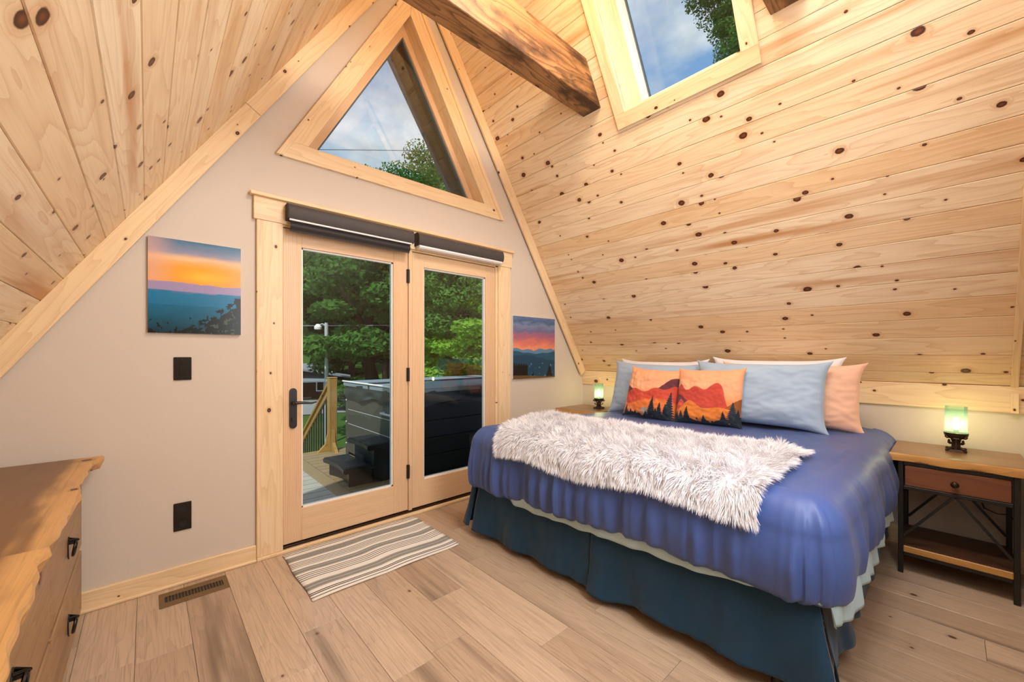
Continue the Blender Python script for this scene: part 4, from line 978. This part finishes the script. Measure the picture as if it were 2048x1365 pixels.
# tub steps
SP = empty('tub_steps', (1.65, 1.35, DKZ), label='black moulded two-tier plastic steps beside the hot tub', cat='steps')
def tread(x0, x1, y0, y1, z, name):
    bm = bmesh.new(); n = 12; pts = []
    for i in range(n+1):
        t = i/n; pts.append((x0+.035*math.sin(PI*t), y0+(y1-y0)*t))
    pts += [(x1, y1), (x1, y0)]
    prism_bm(bm, [(p[0], p[1], z) for p in pts], (0, 0, -.055)); bmesh.ops.recalc_face_normals(bm, faces=bm.faces)
    bmesh.ops.bevel(bm, geom=bm.edges[:], offset=.010, segments=2, affect='EDGES'); bmobj(name, bm, M['step'], SP, smooth='a')
    bm = bmesh.new(); prism_bm(bm, [(p[0]+(.03 if p[0] < x1-.01 else -.02), y0+.04+(p[1]-y0)*(y1-y0-.08)/(y1-y0), z+.003) for p in pts], (0, 0, -.01)); bmesh.ops.recalc_face_normals(bm, faces=bm.faces); bmobj('tread_mat', bm, M['step'], SP)
tread(1.40, 1.67, 1.09, 1.72, .14, 'tread'); tread(1.62, 1.92, 1.06, 1.62, .34, 'tread')
def riser(x0, x1, y0, y1, z):
    bm = bmesh.new(); n = 10
    prism_bm(bm, [(x0+.05*math.sin(PI*i/n), y0+(y1-y0)*i/n, DKZ) for i in range(n+1)]+[(x1, y1, DKZ), (x1, y0, DKZ)], (0, 0, z-.05-DKZ)); bmesh.ops.recalc_face_normals(bm, faces=bm.faces)
    bmobj('riser', bm, M['step'], SP, smooth='a')
riser(1.46, 1.72, 1.12, 1.69, .14); riser(1.70, 1.92, 1.09, 1.60, .34)
# ------------------------------------------------------------------ terrain
def uvt(u, t):
    a = (u-1024)/801; return (t*(math.sin(YAW)+math.cos(YAW)*a), -2.85+t*(math.cos(YAW)-math.sin(YAW)*a))
def terr(x, y):
    q = .90*x-.434*(y+2.85); r = math.hypot(x, y+2.85)
    z = -3+max(0, q+1.8)*.62*min(1, max(0, (r-5)/6))
    z += max(0, r-44)*.45
    return min(z, 22)+.25*ns(x*.25, y*.25, 0)
n = 90; v = []; f = []
for j in range(n+1):
    for i in range(n+1):
        x = -60+i*150/n; y = 3.2+(j/n)**1.5*110; v.append((x, y, terr(x, y)-(1.5 if y < 5 else 0)))
for j in range(n):
    for i in range(n): f.append((j*(n+1)+i, j*(n+1)+i+1, (j+1)*(n+1)+i+1, (j+1)*(n+1)+i))
GR = st(meshobj('ground', v, f, M['grass']), label='grassy valley floor and hillside beyond the deck', cat='ground')
def road(u, v_):
    x, y = uvt(560+330*u, 27+8*v_+6*u); return (x, y, terr(x, y)+.06)
st(sgrid('road', road, 40, 8, M['gravel']), label='pale gravel drive in the valley below the deck', cat='road')
RK = None
for i, (uu, t, r, lab) in enumerate([(848, 19, 1.6, 'grey rock outcrop on the hillside behind the right door panel'), (765, 26, 1.3, 'low grey rock on the bank behind the large tree trunk')]):
    x, y = uvt(uu, t); bm = bmesh.new(); bmesh.ops.create_icosphere(bm, subdivisions=4, radius=r)
    for vv in bm.verts: vv.co *= 1+.3*mnoise.noise(vv.co*.9+Vector((i*7, 0, 0)))+.08*mnoise.noise(vv.co*4); vv.co.z *= .6
    tag(bmobj('boulder', bm, M['rock'], None, Matrix.Translation((x, y, terr(x, y)+.2)), smooth=True), lab, 'rock')
# neighbour cabin
hx, hy = uvt(596, 36); ang = math.atan2(-(math.sin(YAW)+math.cos(YAW)*-.53), (math.cos(YAW)-math.sin(YAW)*-.53))
CB = empty('cabin', (hx, hy, -3.1), ang, label='brown neighbouring cabin with grey metal roof in the valley', cat='house')
cm = WM[CB]
def cbox(name, lo, hi, mat, par=None):
    lo, hi = Vector(lo), Vector(hi); me = boxmesh(tuple(hi-lo), 0, mat, name); return link(bpy.data.objects.new(name, me), par or CB, cm @ Matrix.Translation((lo+hi)/2))
cbox('wall', (-6, 0, 0), (2.6, 5, 2.1), M['cabin'])
bm = bmesh.new(); prism_bm(bm, [(-6.3, -1.0, 1.85), (3.2, -1.0, 1.85), (2.6, 2.6, 3.35), (-6.3, 2.6, 3.35)], (0, 0, .12)); bmesh.ops.recalc_face_normals(bm, faces=bm.faces); bmesh.ops.transform(bm, matrix=Matrix.Identity(4), verts=bm.verts); bmobj('roof', bm, M['tin'], CB, cm)
bm = bmesh.new(); prism_bm(bm, [(-3.5, -.9, 3.6), (5.3, -.9, 1.95), (5.3, 5.5, 1.95), (-3.5, 5.5, 3.6)], (0, 0, .14)); bmesh.ops.recalc_face_normals(bm, faces=bm.faces); bmobj('roof', bm, M['tin'], CB, cm)
wf = cbox('window', (1.45, -.06, .95), (2.15, .02, 1.95), M['white']); cbox('pane', (1.55, -.08, 1.05), (2.05, -.05, 1.85), M['gap'], wf)
# lamp pole
px_, py_ = uvt(653, 19); LP = empty('lamp_pole', (px_, py_, -3.2), label='tall grey metal yard light pole in front of the trees', cat='lamp pole')
zt_ = 1.255+19*(709-646)/801
tube('pole', [(px_, py_, -3.2), (px_, py_, zt_)], .085, M['pole'], LP, 10)
qx, qy = uvt(636, 19); tube('arm', [(px_, py_, zt_-.15), ((px_+qx)/2, (py_+qy)/2, zt_-.05), (qx, qy, zt_-.12)], .03, M['pole'], LP, 8)
lathe('lamp_head', [(.02, .1), (.08, .08), (.17, -.05), (.16, -.16), (0, -.2)], (qx, qy, zt_-.15), M['white'], LP, 16)
a = uvt(200, 24); b = uvt(1180, 15)
tag(tube('overhead_wire', [(a[0], a[1], 1.255+24*(709-653)/801), (px_, py_, 1.255+19.*(709-652)/801), (b[0], b[1], 1.255+15*(709-649)/801)], .018, M['wire'], None, 6), 'thin overhead wire crossing the view behind the yard light pole', 'wire')
a = uvt(560, 14); b = uvt(980, 14)
tag(tube('overhead_wire', [(a[0], a[1], 1.255+14*(709-298.5)/801), (b[0], b[1], 1.255+14*(709-303)/801)], .011, M['soffitd'], None, 6), 'thin dark wire against the sky in the triangular window', 'wire')
# ------------------------------------------------------------------ trees
def crown_mesh(name, mat, nb, nl, leaf, seed, R=1., H=1.3, drop=.55):
    r = np.random.RandomState(seed); cs = r.randn(nb, 3); cs /= np.linalg.norm(cs, axis=1)[:, None]; cs *= (r.rand(nb, 1)**.5)*.82
    cs *= np.array([R, R, H]); br = r.uniform(.16, .34, nb)*R
    k_ = r.randint(0, nb, nl); d = r.randn(nl, 3); d /= np.linalg.norm(d, axis=1)[:, None]; d[:, 2] *= drop
    p = cs[k_]+d*br[k_][:, None]*(r.rand(nl, 1)**.35)
    n = d+r.randn(nl, 3)*.7+np.array([0, 0, .4]); n /= np.linalg.norm(n, axis=1)[:, None]
    a = np.cross(n, r.randn(nl, 3)); a /= np.linalg.norm(a, axis=1)[:, None]; b = np.cross(n, a)
    s = leaf*(.6+.8*r.rand(nl, 1)); a *= s; b *= s*.5
    V = np.stack([p-a, p+b, p+a, p-b], 1).reshape(-1, 3)
    me = bpy.data.meshes.new(name); me.vertices.add(len(V)); me.vertices.foreach_set('co', V.ravel().astype(np.float32))
    me.loops.add(nl*4); me.loops.foreach_set('vertex_index', np.arange(nl*4, dtype=np.int32)); me.polygons.add(nl); me.polygons.foreach_set('loop_start', (np.arange(nl)*4).astype(np.int32))
    me.update(calc_edges=True); setmat(me, mat); return me
crD = [crown_mesh('crown', M['leafd'], 60, 30000, .035, s_) for s_ in (1, 2)]; crM = [crown_mesh('crown', M['leafm'], 60, 30000, .035, s_) for s_ in (3, 4)]
crL = [crown_mesh('crown', M['leafl'], 50, 22000, .04, 5)]; crS = crown_mesh('crown', M['leafm'], 90, 46000, .022, 9)
def trunk_mesh(seed):
    r = random.Random(seed); bm = bmesh.new()
    tube_bm(bm, [(0, 0, 0), (.1, .05, .3), (0, .1, .6), (.1, 0, 1.)], [.075, .055, .045, .03], 10)
    for i in range(6):
        a = r.uniform(0, 2*PI); z = r.uniform(.4, .8); tube_bm(bm, [(.05, .05, z), (.25*math.cos(a), .25*math.sin(a), z+.15), (.55*math.cos(a), .55*math.sin(a), z+.32)], [.03, .02, .008], 6)
    me = bpy.data.meshes.new('trunk'); bm.to_mesh(me); bm.free(); setmat(me, M['bark']); me.polygons.foreach_set('use_smooth', [True]*len(me.polygons)); return me
trk = trunk_mesh(1)
def tree(u, t, R, H, me, label, group='trees on the hillside', trunk=True, zb=None, name='tree', rz=0, lift=.0, tw_=1.):
    x, y = uvt(u, t); z = terr(x, y) if zb is None else zb
    e = empty(name, (x, y, z), rz, label=label, cat='tree' if name == 'tree' else 'shrub', group=group); h = H
    cm_ = Matrix.Translation((x, y, z+(h*.58 if trunk else h*.42)+lift)) @ Matrix.Rotation(rz, 4, 'Z') @ Matrix.Diagonal((R, R, h*(.42 if trunk else .45)/1.3, 1))
    link(bpy.data.objects.new('crown', me), e, cm_)
    if trunk: link(bpy.data.objects.new('trunk', trk), e, Matrix.Translation((x, y, z-.3)) @ Matrix.Rotation(rz*2, 4, 'Z') @ Matrix.Diagonal((R*tw_, R*tw_, h*.7, 1)))
    return e
ORD = ['leftmost', 'second from left', 'third from left', 'fourth from left', 'fifth from left', 'sixth from left', 'seventh from left', 'eighth from left', 'ninth from left', 'tenth from left']
rr = random.Random(12)
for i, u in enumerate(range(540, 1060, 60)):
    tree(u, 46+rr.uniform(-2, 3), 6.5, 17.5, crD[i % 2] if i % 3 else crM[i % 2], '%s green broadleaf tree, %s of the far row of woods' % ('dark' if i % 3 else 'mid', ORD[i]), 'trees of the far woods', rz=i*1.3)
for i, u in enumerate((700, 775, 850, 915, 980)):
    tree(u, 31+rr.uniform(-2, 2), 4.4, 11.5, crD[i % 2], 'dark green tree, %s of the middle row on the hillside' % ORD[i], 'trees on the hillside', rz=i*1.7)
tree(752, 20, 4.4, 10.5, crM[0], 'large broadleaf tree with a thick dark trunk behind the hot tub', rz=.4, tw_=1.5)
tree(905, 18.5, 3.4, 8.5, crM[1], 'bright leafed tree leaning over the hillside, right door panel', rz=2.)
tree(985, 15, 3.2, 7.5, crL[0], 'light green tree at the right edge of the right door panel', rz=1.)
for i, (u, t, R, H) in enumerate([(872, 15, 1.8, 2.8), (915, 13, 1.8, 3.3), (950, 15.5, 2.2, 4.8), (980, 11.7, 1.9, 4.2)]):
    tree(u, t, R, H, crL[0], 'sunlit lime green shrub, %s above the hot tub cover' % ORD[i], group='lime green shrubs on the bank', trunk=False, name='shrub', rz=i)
for i, (u, t, R, H) in enumerate([(690, 44, 3.4, 3.4), (715, 31, 2.6, 3.2), (738, 26, 2.4, 3.)]):
    tree(u, t, R, H, crM[1], 'rounded green shrub at the foot of the woods, %s' % ORD[i], group='green shrubs by the woods', trunk=False, name='shrub', rz=i)
tree(872, 15, 2.5, 8.2, crS, 'tree top rising against the clouds in the triangular window', zb=1.4, rz=.5)
tree(785, 21, 3.0, 10., crS, 'lower tree top at the left in the triangular window', zb=1.6, rz=2.5)
tree(925, 13, 2.6, 7., crS, 'tree crown beside the dark rake overhang in the triangular window', zb=-.1, rz=1.5)
def skytree(u, v_, t): 
    x, y = uvt(u, t); return (x, y, 1.255+t*(709-v_)/801)
x, y, z = skytree(1560, 40, 8.5)
e = empty('tree', (x, y, -2.), label='tall leafy tree crown seen through the skylight', cat='tree')
for dx, dy, dz, R in [(0, 0, 0, 1.55), (-.2, .3, 1.6, 1.6), (.5, -.6, -1., 1.3), (.4, -.8, 1., 1.5)]:
    link(bpy.data.objects.new('crown', crS), e, Matrix.Translation((x+dx, y+dy, z+dz)) @ Matrix.Rotation(dx*5, 4, 'Z') @ Matrix.Diagonal((R, R, R*.9, 1)))
link(bpy.data.objects.new('trunk', trk), e, Matrix.Translation((x+.6, y-.6, -2)) @ Matrix.Diagonal((2., 2., z+3, 1)))
